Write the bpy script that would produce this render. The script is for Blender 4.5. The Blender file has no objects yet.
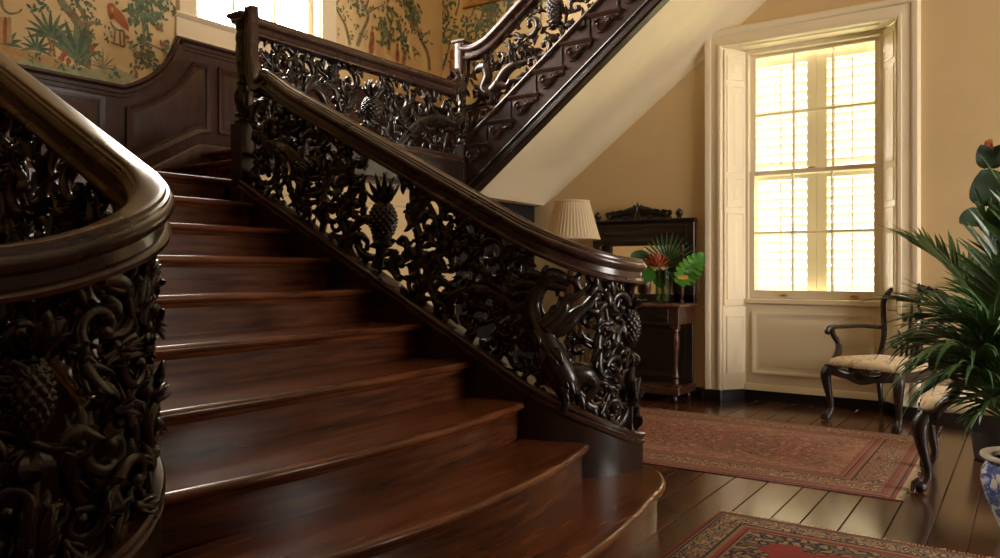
import bpy, bmesh, math, random
from mathutils import Vector, Matrix
PI = math.pi
sc = bpy.context.scene
COL = sc.collection

# ------------------------------------------------------------------ camera, world, light, exposure
ZC = 6.2                                    # ceiling
CAM_H, CAM_F, CAM_YAW, CAM_YH = 1.188, 777.0, math.radians(34.3), 270.0
cam_d = bpy.data.cameras.new('camera')
cam = bpy.data.objects.new('camera', cam_d)
COL.objects.link(cam)
cam.location = (0, 0, CAM_H)
cam.rotation_euler = (PI / 2, 0, CAM_YAW)
cam_d.sensor_width = 36.0
cam_d.lens = CAM_F / 1000 * 36
cam_d.shift_y = -(279 - CAM_YH) / 1000
cam_d.clip_start = 0.02
sc.camera = cam
sc.view_settings.view_transform = 'Standard'
sc.view_settings.look = 'None'
sc.view_settings.gamma = 1
sc.view_settings.use_curve_mapping = False
sc.view_settings.exposure = 0.0
sc.cycles.max_bounces = 10
sc.cycles.transparent_max_bounces = 24
sc.cycles.sample_clamp_indirect = 8
try:
    sc.cycles.use_denoising = True
except Exception:
    pass

SKY_BASE, SKY_SUN, SKY_LEFT = 7.5, 18.5, 42.0
world = bpy.data.worlds.new('sky')
sc.world = world
world.use_nodes = True
wn = world.node_tree.nodes
bg = wn['Background']
bg.inputs[0].default_value = (1.0, 0.94, 0.84, 1)
# an evening sky: bright towards +X (the sun's side), paler overhead, dimmest beyond the shuttered window
wl_ = world.node_tree.links
tc_ = wn.new('ShaderNodeTexCoord'); sx_ = wn.new('ShaderNodeSeparateXYZ'); wl_.new(tc_.outputs['Generated'], sx_.inputs[0])
mr_ = wn.new('ShaderNodeMapRange'); mr_.inputs[1].default_value = .3; mr_.inputs[2].default_value = .85; mr_.inputs[3].default_value = 0; mr_.inputs[4].default_value = SKY_SUN
ml_ = wn.new('ShaderNodeMapRange'); ml_.inputs[1].default_value = -.3; ml_.inputs[2].default_value = -.85; ml_.inputs[3].default_value = 0; ml_.inputs[4].default_value = SKY_LEFT
wl_.new(sx_.outputs[0], mr_.inputs[0]); wl_.new(sx_.outputs[0], ml_.inputs[0])
a1_ = wn.new('ShaderNodeMath'); a1_.operation = 'ADD'; wl_.new(mr_.outputs[0], a1_.inputs[0]); wl_.new(ml_.outputs[0], a1_.inputs[1])
a2_ = wn.new('ShaderNodeMath'); a2_.operation = 'ADD'; wl_.new(a1_.outputs[0], a2_.inputs[0]); a2_.inputs[1].default_value = SKY_BASE
wl_.new(a2_.outputs[0], bg.inputs[1])

def portal(name, loc, rot, sx, sy):
    l = bpy.data.lights.new(name, 'AREA')
    l.shape = 'RECTANGLE'; l.size = sx; l.size_y = sy
    l.cycles.is_portal = True
    o = bpy.data.objects.new(name, l)
    o.location = loc; o.rotation_euler = rot
    COL.objects.link(o)
# daylight enters through these window openings (portals only steer the sky sampling)
portal('window_daylight', (-1.6, 7.24, 2.1), (-PI / 2, 0, 0), 1.3, 2.6)
portal('window_daylight', (4.68, 4.6, 2.1), (0, PI / 2, 0), 2.4, 2.4)
portal('window_daylight', (-5.62, 4.47, 4.54), (0, -PI / 2, 0), 2.6, 1.34)

# ------------------------------------------------------------------ geometry of the place
c_, s_ = math.cos(CAM_YAW), math.sin(CAM_YAW)
def un(px, py, x=None, y=None, z=None, d=None):
    """point of the place seen at a pixel of the photograph, on a known plane"""
    a = (px - 500) / CAM_F; b = -(py - CAM_YH) / CAM_F
    D = Vector((c_ * a - s_, s_ * a + c_, b))
    if d is not None: t = d
    elif z is not None: t = (z - CAM_H) / D.z
    elif x is not None: t = x / D.x
    else: t = y / D.y
    return Vector((0, 0, CAM_H)) + D * t

R, T, X0 = 0.18, 0.3474, -0.9666           # riser, going, nosing datum
SL = R / T
YR, YL = 3.267, 1.33                        # centre planes of the two strings
YC = (YR + YL) / 2
XW = -5.575                                 # landing wall
YW = 7.0                                    # window wall
ZC = 6.2                                    # ceiling
XE, YB = 4.6, -2.4                          # right and rear walls
def NL(x): return (X0 - x) * SL             # height of the nosing line

# ------------------------------------------------------------------ helpers
ROOT = {}
def tag(o, label=None, cat=None, group=None, kind=None):
    if label: o['label'] = label
    if cat: o['category'] = cat
    if group: o['group'] = group
    if kind: o['kind'] = kind
    return o
def thing(name, label, cat, loc=(0, 0, 0), rz=0, group=None, kind=None):
    o = bpy.data.objects.new(name, None)
    o.empty_display_size = 0.1
    COL.objects.link(o)
    o.location = loc; o.rotation_euler = (0, 0, rz)
    ROOT[o.name] = Matrix.Translation(Vector(loc)) @ Matrix.Rotation(rz, 4, 'Z')
    return tag(o, label, cat, group, kind)
def copy_tree(o, parent=None):
    c = o.copy(); COL.objects.link(c)
    if parent is not None: c.parent = parent
    for ch in list(o.children): copy_tree(ch, c)
    return c

class MB:
    def __init__(s): s.v = []; s.f = []; s.m = []; s.cur = 0
    def add(s, vs, fs):
        n = len(s.v)
        s.v.extend([tuple(p) for p in vs])
        s.f.extend([tuple(i + n for i in f) for f in fs])
        s.m.extend([s.cur] * len(fs))
        return s
    def box(s, x0, x1, y0, y1, z0, z1):
        return s.add([(x0,y0,z0),(x1,y0,z0),(x1,y1,z0),(x0,y1,z0),(x0,y0,z1),(x1,y0,z1),(x1,y1,z1),(x0,y1,z1)],
                     [(0,3,2,1),(4,5,6,7),(0,1,5,4),(1,2,6,5),(2,3,7,6),(3,0,4,7)])
    def bbox(s, x0, x1, y0, y1, z0, z1, b=0.006):
        """box with chamfered vertical and horizontal edges"""
        x0, x1 = min(x0, x1), max(x0, x1); y0, y1 = min(y0, y1), max(y0, y1); z0, z1 = min(z0, z1), max(z0, z1)
        b = min(b, (x1-x0)*.4, (y1-y0)*.4, (z1-z0)*.4)
        rings = []
        for (o, z) in ((b, z0), (0, z0 + b), (0, z1 - b), (b, z1)):
            rings.append([(x0+o+b*0,y0+o+b,z),(x0+o+b,y0+o,z),(x1-o-b,y0+o,z),(x1-o,y0+o+b,z),(x1-o,y1-o-b,z),(x1-o-b,y1-o,z),(x0+o+b,y1-o,z),(x0+o,y1-o-b,z)])
        return s.loft(rings, True)
    def loft(s, rings, cap=True, closed=True):
        n = len(rings[0]); vs = [p for r in rings for p in r]; fs = []
        for i in range(len(rings) - 1):
            for j in range(n if closed else n - 1):
                k = (j + 1) % n
                fs.append((i*n+j, i*n+k, (i+1)*n+k, (i+1)*n+j))
        if cap and closed:
            fs.append(tuple(range(n))[::-1]); fs.append(tuple(range((len(rings)-1)*n, len(rings)*n)))
        return s.add(vs, fs)
    def grid(s, fn, nu, nv):
        vs = [fn(i / nu, j / nv) for i in range(nu + 1) for j in range(nv + 1)]
        fs = [(i*(nv+1)+j, (i+1)*(nv+1)+j, (i+1)*(nv+1)+j+1, i*(nv+1)+j+1) for i in range(nu) for j in range(nv)]
        return s.add(vs, fs)
    def prism(s, poly, fn):
        """polygon of 2D points; fn(p, k) gives the 3D point on face k (0, 1)"""
        n = len(poly)
        vs = [fn(p, 0) for p in poly] + [fn(p, 1) for p in poly]
        fs = [tuple(range(n))[::-1], tuple(range(n, 2*n))] + [(i, (i+1) % n, n+(i+1) % n, n+i) for i in range(n)]
        return s.add(vs, fs)
    def tube(s, pts, rad, n=8, fn=None, flat=1.0):
        """tapered tube; flat squeezes the second cross axis"""
        pts = [Vector(p) for p in pts]; N = len(pts)
        if not isinstance(rad, (list, tuple)): rad = [rad] * N
        rings = []; ref = None
        for i in range(N):
            t = (pts[min(i+1, N-1)] - pts[max(i-1, 0)])
            if t.length < 1e-9: t = Vector((0, 0, 1))
            t.normalize()
            if ref is None:
                ref = Vector((0, 1, 0)) if abs(t.y) < .9 else Vector((1, 0, 0))
            a = (ref - t * ref.dot(t))
            if a.length < 1e-6: a = Vector((1, 0, 0)) - t * t.x
            a.normalize(); ref = a
            b = t.cross(a)
            rings.append([pts[i] + (a * math.cos(2*PI*j/n) + b * math.sin(2*PI*j/n) * flat) * rad[i] for j in range(n)])
        if fn: rings = [[fn(p) for p in r] for r in rings]
        return s.loft(rings, True)
    def lathe(s, prof, c=(0, 0, 0), n=20, wob=None):
        rings = []
        for (r, z) in prof:
            ring = []
            for j in range(n):
                a = 2*PI*j/n; q = r * (wob(a, z) if wob else 1)
                ring.append((c[0]+q*math.cos(a), c[1]+q*math.sin(a), c[2]+z))
            rings.append(ring)
        return s.loft(rings, True)
    def ball(s, c, r, n=8, fn=None, sc3=(1, 1, 1)):
        rings = []
        m = max(4, n // 2 + 1)
        for i in range(m + 1):
            th = PI * (0.02 + .96 * i / m)
            rings.append([Vector((c[0]+r*sc3[0]*math.sin(th)*math.cos(2*PI*j/n), c[1]+r*sc3[1]*math.cos(th), c[2]+r*sc3[2]*math.sin(th)*math.sin(2*PI*j/n))) for j in range(n)])
        if fn: rings = [[fn(p) for p in q] for q in rings]
        return s.loft(rings, True)
    def sweep(s, pts, sides, prof, cap=True, scale=None):
        pts = [Vector(p) for p in pts]; N = len(pts); rings = []; fr = []
        for i in range(N):
            t = (pts[min(i+1, N-1)] - pts[max(i-1, 0)]).normalized()
            nrm = Vector(sides[i] if isinstance(sides, list) else sides)
            nrm = (nrm - t * nrm.dot(t)).normalized()
            fr.append((nrm, t.cross(nrm)))
        sg = 1 if sum(u.z for _, u in fr) >= 0 else -1      # profile's second axis points up
        for i, (nrm, u) in enumerate(fr):
            k = scale[i] if scale else 1
            rings.append([pts[i] + nrm * a * k + u * (sg * b * k) for a, b in prof])
        return s.loft(rings, cap)
    def build(s, name, mat, parent=None, smooth=40, local=False, fix=True):
        vs = s.v
        loc = None
        if parent is not None:
            root = parent
            while root.parent: root = root.parent
            if not local and root.name in ROOT:
                M = ROOT[root.name].inverted()
                vs = [M @ Vector(p) for p in vs]
        elif not local:
            xs = [p[0] for p in vs]; ys = [p[1] for p in vs]; zs = [p[2] for p in vs]
            loc = Vector(((min(xs)+max(xs))/2, (min(ys)+max(ys))/2, min(zs)))
            vs = [Vector(p) - loc for p in vs]
        me = bpy.data.meshes.new(name)
        me.from_pydata([tuple(p) for p in vs], [], s.f)
        mats = mat if isinstance(mat, (list, tuple)) else [mat]
        for m in mats: me.materials.append(m)
        if len(mats) > 1: me.polygons.foreach_set('material_index', s.m)
        if fix:
            bm = bmesh.new(); bm.from_mesh(me)
            bmesh.ops.recalc_face_normals(bm, faces=bm.faces)
            bm.to_mesh(me); bm.free()
        if smooth:
            me.polygons.foreach_set('use_smooth', [True] * len(me.polygons))
            me.set_sharp_from_angle(angle=math.radians(smooth))
        me.update()
        o = bpy.data.objects.new(name, me)
        COL.objects.link(o)
        if loc is not None: o.location = loc
        if parent is not None: o.parent = parent
        return o

def catmull(P, per=5):
    P = [Vector(p) for p in P]
    Q = [P[0]*2-P[1]] + P + [P[-1]*2-P[-2]]
    out = []
    for i in range(1, len(Q) - 2):
        a, b, c, d = Q[i-1], Q[i], Q[i+1], Q[i+2]
        for k in range(per):
            t = k / per
            out.append(0.5*((2*b)+(c-a)*t+(2*a-5*b+4*c-d)*t*t+(3*b-a-3*c+d)*t**3))
    out.append(P[-1])
    return out
def lerp_list(v, n):
    out = []
    for i in range(n):
        f = i/(n-1)*(len(v)-1); k = min(int(f), len(v)-2)
        out.append(v[k]+(v[k+1]-v[k])*(f-k))
    return out

# ------------------------------------------------------------------ materials
class Nt:
    def __init__(s, name):
        s.m = bpy.data.materials.new(name); s.m.use_nodes = True
        s.t = s.m.node_tree; s.n = s.t.nodes; s.b = s.n['Principled BSDF']
        s.out = s.n['Material Output']
    def new(s, t, **k):
        n = s.n.new(t)
        for a, v in k.items():
            if a in n.inputs: n.inputs[a].default_value = v
            else: setattr(n, a, v)
        return n
    def link(s, a, b): s.t.links.new(a, b)
    def ramp(s, fac, stops, interp='LINEAR'):
        r = s.n.new('ShaderNodeValToRGB'); r.color_ramp.interpolation = interp
        e = r.color_ramp.elements
        while len(e) < len(stops): e.new(0.5)
        for i, (p, col) in enumerate(stops):
            e[i].position = p; e[i].color = (*col, 1)
        s.link(fac, r.inputs[0]); return r.outputs[0]
    def math(s, op, a, b=None, clamp=False):
        n = s.n.new('ShaderNodeMath'); n.operation = op; n.use_clamp = clamp
        for i, q in enumerate((a, b)):
            if q is None: continue
            if isinstance(q, (int, float)): n.inputs[i].default_value = q
            else: s.link(q, n.inputs[i])
        return n.outputs[0]
    def mix(s, fac, a, b):
        n = s.n.new('ShaderNodeMix'); n.data_type = 'RGBA'
        for sock, q in ((n.inputs[0], fac), (n.inputs[6], a), (n.inputs[7], b)):
            if isinstance(q, (int, float)): sock.default_value = q
            elif isinstance(q, tuple): sock.default_value = (*q, 1)
            else: s.link(q, sock)
        return n.outputs[2]
    def coord(s, kind='Object', scale=None):
        tc = s.n.new('ShaderNodeTexCoord')
        o = tc.outputs[kind]
        if scale:
            mp = s.n.new('ShaderNodeMapping'); mp.inputs['Scale'].default_value = scale
            s.link(o, mp.inputs[0]); o = mp.outputs[0]
        return o
    def noise(s, vec, scale, detail=4, rough=.55, dist=0):
        n = s.n.new('ShaderNodeTexNoise')
        n.inputs['Scale'].default_value = scale; n.inputs['Detail'].default_value = detail
        n.inputs['Roughness'].default_value = rough; n.inputs['Distortion'].default_value = dist
        s.link(vec, n.inputs['Vector']); return n.outputs[0]
    def bump(s, h, strength=.2, dist=.01):
        n = s.n.new('ShaderNodeBump'); n.inputs['Strength'].default_value = strength; n.inputs['Distance'].default_value = dist
        s.link(h, n.inputs['Height']); s.link(n.outputs[0], s.b.inputs['Normal'])
    def set(s, **k):
        for a, v in k.items():
            a = a.replace('_', ' ')
            s.b.inputs[a].default_value = (*v, 1) if isinstance(v, tuple) else v
        return s

def plain(name, col, rough=.5, **k):
    n = Nt(name); n.set(Base_Color=col, Roughness=rough, **k); return n.m
def wood(name, dark, light, rough=.28, scale=(3, 3, 3), coat=.3, bump=.12, rvar=.12):
    n = Nt(name)
    v = n.coord('Object', scale)
    g = n.noise(v, 4, 4, .5, .2)
    col = n.ramp(g, [(.3, dark), (.7, light)])
    n.link(col, n.b.inputs['Base Color'])
    g2 = n.noise(n.coord('Object'), 5, 3)
    r = n.math('ADD', n.math('MULTIPLY', g2, rvar), rough - rvar/2)
    n.link(r, n.b.inputs['Roughness'])
    n.set(Coat_Weight=coat, Coat_Roughness=.18)
    return n.m
def paint(name, col, rough=.45, var=.06, bump=.05):
    n = Nt(name)
    v = n.coord('Object')
    g = n.noise(v, 1.3, 5, .6)
    d = tuple(q * (1 - var*1.6) for q in col); l = tuple(min(1, q * (1 + var)) for q in col)
    n.link(n.ramp(g, [(.3, d), (.7, l)]), n.b.inputs['Base Color'])
    n.set(Roughness=rough)
    n.bump(n.noise(v, 60, 3), bump, .003)
    return n.m

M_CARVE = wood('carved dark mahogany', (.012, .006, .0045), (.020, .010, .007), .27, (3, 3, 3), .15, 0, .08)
M_RAIL = wood('polished mahogany rail', (.040, .0175, .0135), (.068, .031, .022), .28, (1.2, 5, 5), .4, 0, .08)
M_STRING = wood('dark mahogany string', (.016, .0075, .0055), (.030, .0135, .009), .36, (1.2, 4, 5), .08, 0, .08)
M_TREAD = wood('worn red brown tread', (.062, .0165, .006), (.190, .058, .020), .23, (7, .8, 4), .04, .015, .14)
M_RISER = wood('red brown riser', (.040, .0105, .0045), (.135, .040, .0145), .24, (5, .7, 8), .04, .015, .14)
M_WAINS = wood('purple brown wainscot', (.040, .016, .014), (.080, .032, .027), .40, (5, 5, 1.2), .1, 0)
M_FURN = wood('dark carved furniture wood', (.012, .006, .004), (.028, .012, .0075), .36, (3, 3, 3), .1, 0)
M_FURN2 = wood('reddish furniture wood', (.040, .014, .008), (.095, .036, .018), .3, (5, 2, 5), .15, 0)
M_CREAM = paint('cream joinery paint', (.88, .75, .54), .38, .03, .02)
M_WALL = paint('ochre cream wall paint', (.66, .475, .25), .75, .05, .06)
M_SOFFIT = paint('cream plaster', (.82, .69, .48), .7, .04, .05)
M_BLACKSK = plain('black skirting paint', (.008, .008, .008), .35)
M_BRASS = plain('aged brass', (.55, .38, .14), .3, Metallic=1.0)
M_GILT = plain('gilt frame', (.60, .38, .10), .35, Metallic=.9)
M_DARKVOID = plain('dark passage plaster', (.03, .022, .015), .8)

M_CARVE_LIT = wood('carved mahogany lit tone', (.028, .0135, .010), (.046, .023, .016), .30, (3, 3, 3), .12, 0, .08)  # same carving mahogany, with the hall light on the upper balustrade coloured in
M_STEPEND = wood('mahogany step ends', (.034, .0155, .012), (.058, .027, .020), .36, (2, 4, 4), .1, 0)
def m_floor():
    n = Nt('wide floor boards')
    co = n.coord('Object')
    sep = n.new('ShaderNodeSeparateXYZ'); n.link(co, sep.inputs[0])
    x = n.math('DIVIDE', n.math('ADD', sep.outputs[0], 20.21), .166)
    fr = n.math('FRACT', x); idx = n.math('FLOOR', x)
    d = n.math('ABSOLUTE', n.math('SUBTRACT', fr, .5))
    gap = n.math('GREATER_THAN', d, .478)
    wh = n.new('ShaderNodeTexWhiteNoise', noise_dimensions='1D'); n.link(idx, wh.inputs['W'])
    comb = n.new('ShaderNodeCombineXYZ')
    n.link(n.math('MULTIPLY', sep.outputs[0], 14), comb.inputs[0])
    n.link(n.math('ADD', n.math('MULTIPLY', sep.outputs[1], 1.2), n.math('MULTIPLY', wh.outputs[0], 40)), comb.inputs[1])
    g = n.noise(comb.outputs[0], 2.2, 5, .55, .5)
    fac = n.math('ADD', n.math('MULTIPLY', g, .75), n.math('MULTIPLY', wh.outputs[0], .3))
    col = n.ramp(fac, [(.25, (.028, .008, .004)), (.62, (.085, .027, .0105)), (.85, (.15, .054, .022))])
    n.link(col, n.b.inputs['Base Color'])
    n.link(n.math('ADD', n.math('MULTIPLY', wh.outputs[0], .08), .20), n.b.inputs['Roughness'])
    n.set(Coat_Weight=.6, Coat_Roughness=.17, Coat_IOR=1.6, Specular_IOR_Level=.35)
    return n.m
M_FLOOR = m_floor()

def m_wallpaper():
    n = Nt('yellow chinoiserie wallpaper ground')
    v = n.coord('Object')
    g = n.noise(v, 2.2, 6, .6)
    n.link(n.ramp(g, [(.3, (.70, .50, .24)), (.72, (.82, .63, .36))]), n.b.inputs['Base Color'])
    n.set(Roughness=.7); n.bump(n.noise(v, 90, 2), .05, .002)
    return n.m
M_PAPER = m_wallpaper()
def motif(name, a, b):
    n = Nt(name)
    g = n.noise(n.coord('Object'), 14, 5, .7)
    n.link(n.ramp(g, [(.35, a), (.65, b)]), n.b.inputs['Base Color']); n.set(Roughness=.75)
    return n.m
W_GREEN = motif('painted green leaves', (.10, .15, .09), (.21, .26, .15))
W_DEEP = motif('painted deep green leaves', (.06, .10, .075), (.13, .18, .11))
W_TRUNK = motif('painted grey brown bark', (.13, .09, .05), (.34, .27, .15))
W_GROUND = motif('painted sage ground', (.30, .31, .17), (.46, .44, .26))
W_RUST = motif('painted rust figures', (.30, .08, .03), (.46, .16, .06))
W_TAN = motif('painted tan ground', (.45, .26, .10), (.58, .37, .17))

def m_rug(name, hx, hy, kind):
    n = Nt(name)
    co = n.coord('Object')
    sep = n.new('ShaderNodeSeparateXYZ'); n.link(co, sep.inputs[0])
    ax = n.math('ABSOLUTE', sep.outputs[0]); ay = n.math('ABSOLUTE', sep.outputs[1])
    dx = n.math('SUBTRACT', hx, ax); dy = n.math('SUBTRACT', hy, ay)
    d = n.math('MINIMUM', dx, dy)
    mir = n.new('ShaderNodeCombineXYZ'); n.link(ax, mir.inputs[0]); n.link(ay, mir.inputs[1])
    wn_ = n.new('ShaderNodeTexNoise'); wn_.inputs['Scale'].default_value = 9; wn_.inputs['Detail'].default_value = 3; n.link(mir.outputs[0], wn_.inputs['Vector'])
    sb = n.new('ShaderNodeVectorMath', operation='SUBTRACT'); n.link(wn_.outputs[1], sb.inputs[0]); sb.inputs[1].default_value = (.5, .5, .5)
    sm_ = n.new('ShaderNodeVectorMath', operation='SCALE'); n.link(sb.outputs[0], sm_.inputs[0]); sm_.inputs['Scale'].default_value = .14
    ad = n.new('ShaderNodeVectorMath', operation='ADD'); n.link(mir.outputs[0], ad.inputs[0]); n.link(sm_.outputs[0], ad.inputs[1])
    def vor(scale, feat='F1', rnd=.55):
        q = n.new('ShaderNodeTexVoronoi', feature=feat); q.voronoi_dimensions = '2D'
        q.inputs['Scale'].default_value = scale; q.inputs['Randomness'].default_value = rnd
        n.link(ad.outputs[0], q.inputs['Vector']); return q
    va = vor(8, 'F1', .8); vb = vor(19, 'F1', .9); vc = vor(3.6, 'F1', .6)
    nz = n.noise(mir.outputs[0], 15, 6, .75, 1.6)
    if kind == 1:
        red, tan, dark, pale = (.21, .050, .038), (.21, .105, .055), (.026, .012, .011), (.36, .24, .14)
    else:
        red, tan, dark, pale = (.26, .030, .020), (.22, .12, .06), (.012, .011, .018), (.33, .215, .11)
    # field: flowers on ground
    fl = n.ramp(va.outputs['Distance'], [(.0, pale), (.16, red), (.30, dark), (.36, tan), (.52, red), (.72, dark), (.80, tan)], 'CONSTANT')
    fl2 = n.ramp(vb.outputs['Distance'], [(.0, dark), (.22, tan), (.42, red), (.62, pale), (.75, dark)], 'CONSTANT')
    thr = n.math('GREATER_THAN', nz, .50)
    field = n.mix(thr, fl, fl2)
    big = n.ramp(vc.outputs['Distance'], [(.0, tan), (.25, dark), (.34, red), (1, red)])
    field = n.mix(.28 if kind == 1 else .2, field, big)
    if kind == 1:
        # washed lighter band towards the borders
        bandf = n.ramp(d, [(.30, (1, 1, 1)), (.62, (0, 0, 0))])
        sp = n.mix(n.math('GREATER_THAN', nz, .52), tan, pale)
        field = n.mix(n.math('MULTIPLY', bandf, .55), field, sp)
    else:
        # navy ground round a red lobed medallion field
        wob = n.math('MULTIPLY', n.math('SINE', n.math('MULTIPLY', n.math('ADD', ax, ay), 26)), .03)
        dd = n.math('ADD', d, wob)
        ring = n.math('LESS_THAN', dd, .345)
        vd = vor(17, 'F1', .7)
        navy = n.ramp(vd.outputs['Distance'], [(.0, tan), (.22, pale), (.34, dark), (.45, dark), (.62, tan), (.8, dark)])
        redf = n.mix(n.math('GREATER_THAN', nz, .62), red, n.ramp(vb.outputs['Distance'], [(.0, pale), (.3, dark), (.6, red)]))
        field = n.mix(ring, redf, navy)
    # main border
    bd = n.ramp(vb.outputs['Distance'], [(.0, pale), (.2, dark), (.36, tan), (.58, red if kind == 1 else dark), (.72, pale)], 'CONSTANT')
    bd = n.mix(n.math('GREATER_THAN', nz, .55), bd, tan if kind == 1 else pale)
    stripes = n.ramp(d, [(0, red), (.022, dark), (.030, tan), (.05, red), (.075, dark), (.082, tan)] if kind == 1 else [(0, red), (.014, dark), (.02, tan), (.035, dark), (.042, tan)], 'CONSTANT')
    vd2 = n.math('GREATER_THAN', n.math('SINE', n.math('MULTIPLY', n.math('ADD', ax, ay), 150)), .3)
    stripes = n.mix(n.math('MULTIPLY', vd2, .4), stripes, dark)
    BW, GW = (.25, .34) if kind == 1 else (.15, .22)
    inner = n.ramp(n.math('SUBTRACT', d, BW), [(0, dark), (.008, tan), (.03, red), (.05, dark), (.058, tan), (.07, red)], 'CONSTANT')
    col = n.mix(n.math('LESS_THAN', d, GW), field, inner)
    col = n.mix(n.math('LESS_THAN', d, BW), col, bd)
    col = n.mix(n.math('LESS_THAN', d, .095 if kind == 1 else .045), col, stripes)
    wear = n.noise(co, 3.0, 5, .7)
    col = n.mix(n.math('MULTIPLY', n.math('SUBTRACT', wear, .52), .5, True), col, (.20, .085, .055) if kind == 1 else (.15, .06, .035))
    n.link(col, n.b.inputs['Base Color'])
    n.set(Roughness=.95)
    n.bump(n.noise(co, 220, 2), .3, .002)
    return n.m

def m_leaf(name, a, b, rough=.35):
    n = Nt(name)
    g = n.noise(n.coord('Object'), 9, 3)
    n.link(n.ramp(g, [(.3, a), (.7, b)]), n.b.inputs['Base Color'])
    n.set(Roughness=rough, Subsurface_Weight=0.0)
    # thin leaves let some light through
    tr = n.new('ShaderNodeBsdfTranslucent'); tr.inputs[0].default_value = (b[0]*1.6, b[1]*1.7, b[2], 1)
    mx = n.new('ShaderNodeMixShader'); mx.inputs[0].default_value = .22
    n.link(n.b.outputs[0], mx.inputs[1]); n.link(tr.outputs[0], mx.inputs[2]); n.link(mx.outputs[0], n.out.inputs[0])
    return n.m
L_PALM = m_leaf('palm green', (.028, .078, .020), (.085, .175, .045))
L_DARK = m_leaf('dark rubbery leaf', (.010, .026, .008), (.020, .046, .014), .6)
L_BRIGHT = m_leaf('bright green leaf', (.05, .20, .018), (.12, .36, .04), .3)
L_STEM = m_leaf('green stem', (.05, .09, .02), (.10, .15, .04))
M_FLOWER = motif('orange rust petals', (.30, .055, .02), (.60, .17, .05))
M_PINK = motif('pink petals', (.45, .10, .08), (.6, .22, .14))
M_YELLOW = plain('yellow petal', (.65, .42, .05), .5)
M_SOIL = plain('dark soil', (.012, .008, .005), .95)

def m_glass():
    n = Nt('window glass')
    tr = n.new('ShaderNodeBsdfTransparent'); gl = n.new('ShaderNodeBsdfGlossy'); gl.inputs['Roughness'].default_value = .02
    lw_ = n.new('ShaderNodeLayerWeight'); lw_.inputs[0].default_value = .5
    fr = n.math('ADD', n.math('MULTIPLY', n.math('POWER', lw_.outputs['Facing'], 5.0), .9), .04)
    mx = n.new('ShaderNodeMixShader')
    n.link(fr, mx.inputs[0]); n.link(tr.outputs[0], mx.inputs[1]); n.link(gl.outputs[0], mx.inputs[2]); n.link(mx.outputs[0], n.out.inputs[0])
    return n.m
M_GLASS = m_glass()
def m_vase():
    n = Nt('clear vase glass')
    tr = n.new('ShaderNodeBsdfTransparent'); tr.inputs[0].default_value = (.80, .86, .74, 1)
    gl = n.new('ShaderNodeBsdfGlossy'); gl.inputs['Roughness'].default_value = .03
    lw = n.new('ShaderNodeLayerWeight'); lw.inputs[0].default_value = .5
    mx = n.new('ShaderNodeMixShader')
    n.link(n.math('ADD', n.math('MULTIPLY', n.math('POWER', lw.outputs['Facing'], 3.0), .8), .05), mx.inputs[0]); n.link(tr.outputs[0], mx.inputs[1]); n.link(gl.outputs[0], mx.inputs[2]); n.link(mx.outputs[0], n.out.inputs[0])
    return n.m
M_VASE = m_vase()
def m_shade():
    n = Nt('cream pleated fabric')
    n.set(Base_Color=(.82, .70, .50), Roughness=.8)
    tr = n.new('ShaderNodeBsdfTranslucent'); tr.inputs[0].default_value = (.9, .72, .45, 1)
    mx = n.new('ShaderNodeMixShader'); mx.inputs[0].default_value = .4
    n.link(n.b.outputs[0], mx.inputs[1]); n.link(tr.outputs[0], mx.inputs[2]); n.link(mx.outputs[0], n.out.inputs[0])
    return n.m
M_SHADE = m_shade()
def m_slat():
    n = Nt('white louvre paint')
    n.set(Base_Color=(.90, .85, .74), Roughness=.5)
    tr = n.new('ShaderNodeBsdfTranslucent'); tr.inputs[0].default_value = (.96, .91, .80, 1)
    mx = n.new('ShaderNodeMixShader'); mx.inputs[0].default_value = .22
    n.link(n.b.outputs[0], mx.inputs[1]); n.link(tr.outputs[0], mx.inputs[2]); n.link(mx.outputs[0], n.out.inputs[0])
    return n.m
M_SLAT = m_slat()
M_SHFRAME = paint('cream shutter frame', (.90, .82, .66), .5, .02, .02)
M_MIRROR = plain('old mirror glass', (.75, .68, .55), .06, Metallic=1.0)
def m_seat():
    n = Nt('pale floral upholstery')
    v = n.coord('Object')
    vo = n.new('ShaderNodeTexVoronoi'); vo.inputs['Scale'].default_value = 9; n.link(v, vo.inputs['Vector'])
    g = n.noise(v, 13, 4, .6, .8)
    base = n.ramp(g, [(.38, (.62, .46, .27)), (.52, (.70, .55, .34)), (.62, (.42, .25, .12)), (.70, (.60, .45, .26))])
    n.link(n.mix(n.math('MULTIPLY', n.math('LESS_THAN', vo.outputs['Distance'], .22), .55), base, (.36, .16, .08)), n.b.inputs['Base Color'])
    n.set(Roughness=.9, Sheen_Weight=.2); n.bump(n.noise(v, 160, 2), .2, .002)
    return n.m
M_SEAT = m_seat()
def m_pot():
    n = Nt('blue and white glazed porcelain')
    v = n.coord('Object')
    g = n.noise(v, 9, 4, .6, 1.6)
    sep = n.new('ShaderNodeSeparateXYZ'); n.link(v, sep.inputs[0])
    blue = n.ramp(g, [(.40, (.72, .70, .62)), (.47, (.30, .38, .55)), (.52, (.04, .08, .26)), (.60, (.10, .16, .38)), (.64, (.70, .68, .60))])
    n.link(blue, n.b.inputs['Base Color']); n.set(Roughness=.15, Coat_Weight=.6)
    return n.m
M_POT = m_pot()
M_POTRIM = plain('grey white porcelain rim', (.55, .50, .40), .2)
M_TERRA = plain('dark planter', (.03, .022, .018), .6)
M_GRASS = paint('garden lawn', (.20, .24, .10), .9, .2, .3)
M_MARBLE = wood('polished counter top', (.10, .045, .025), (.20, .10, .055), .25, (6, 2, 6), .3, .012)

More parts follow.
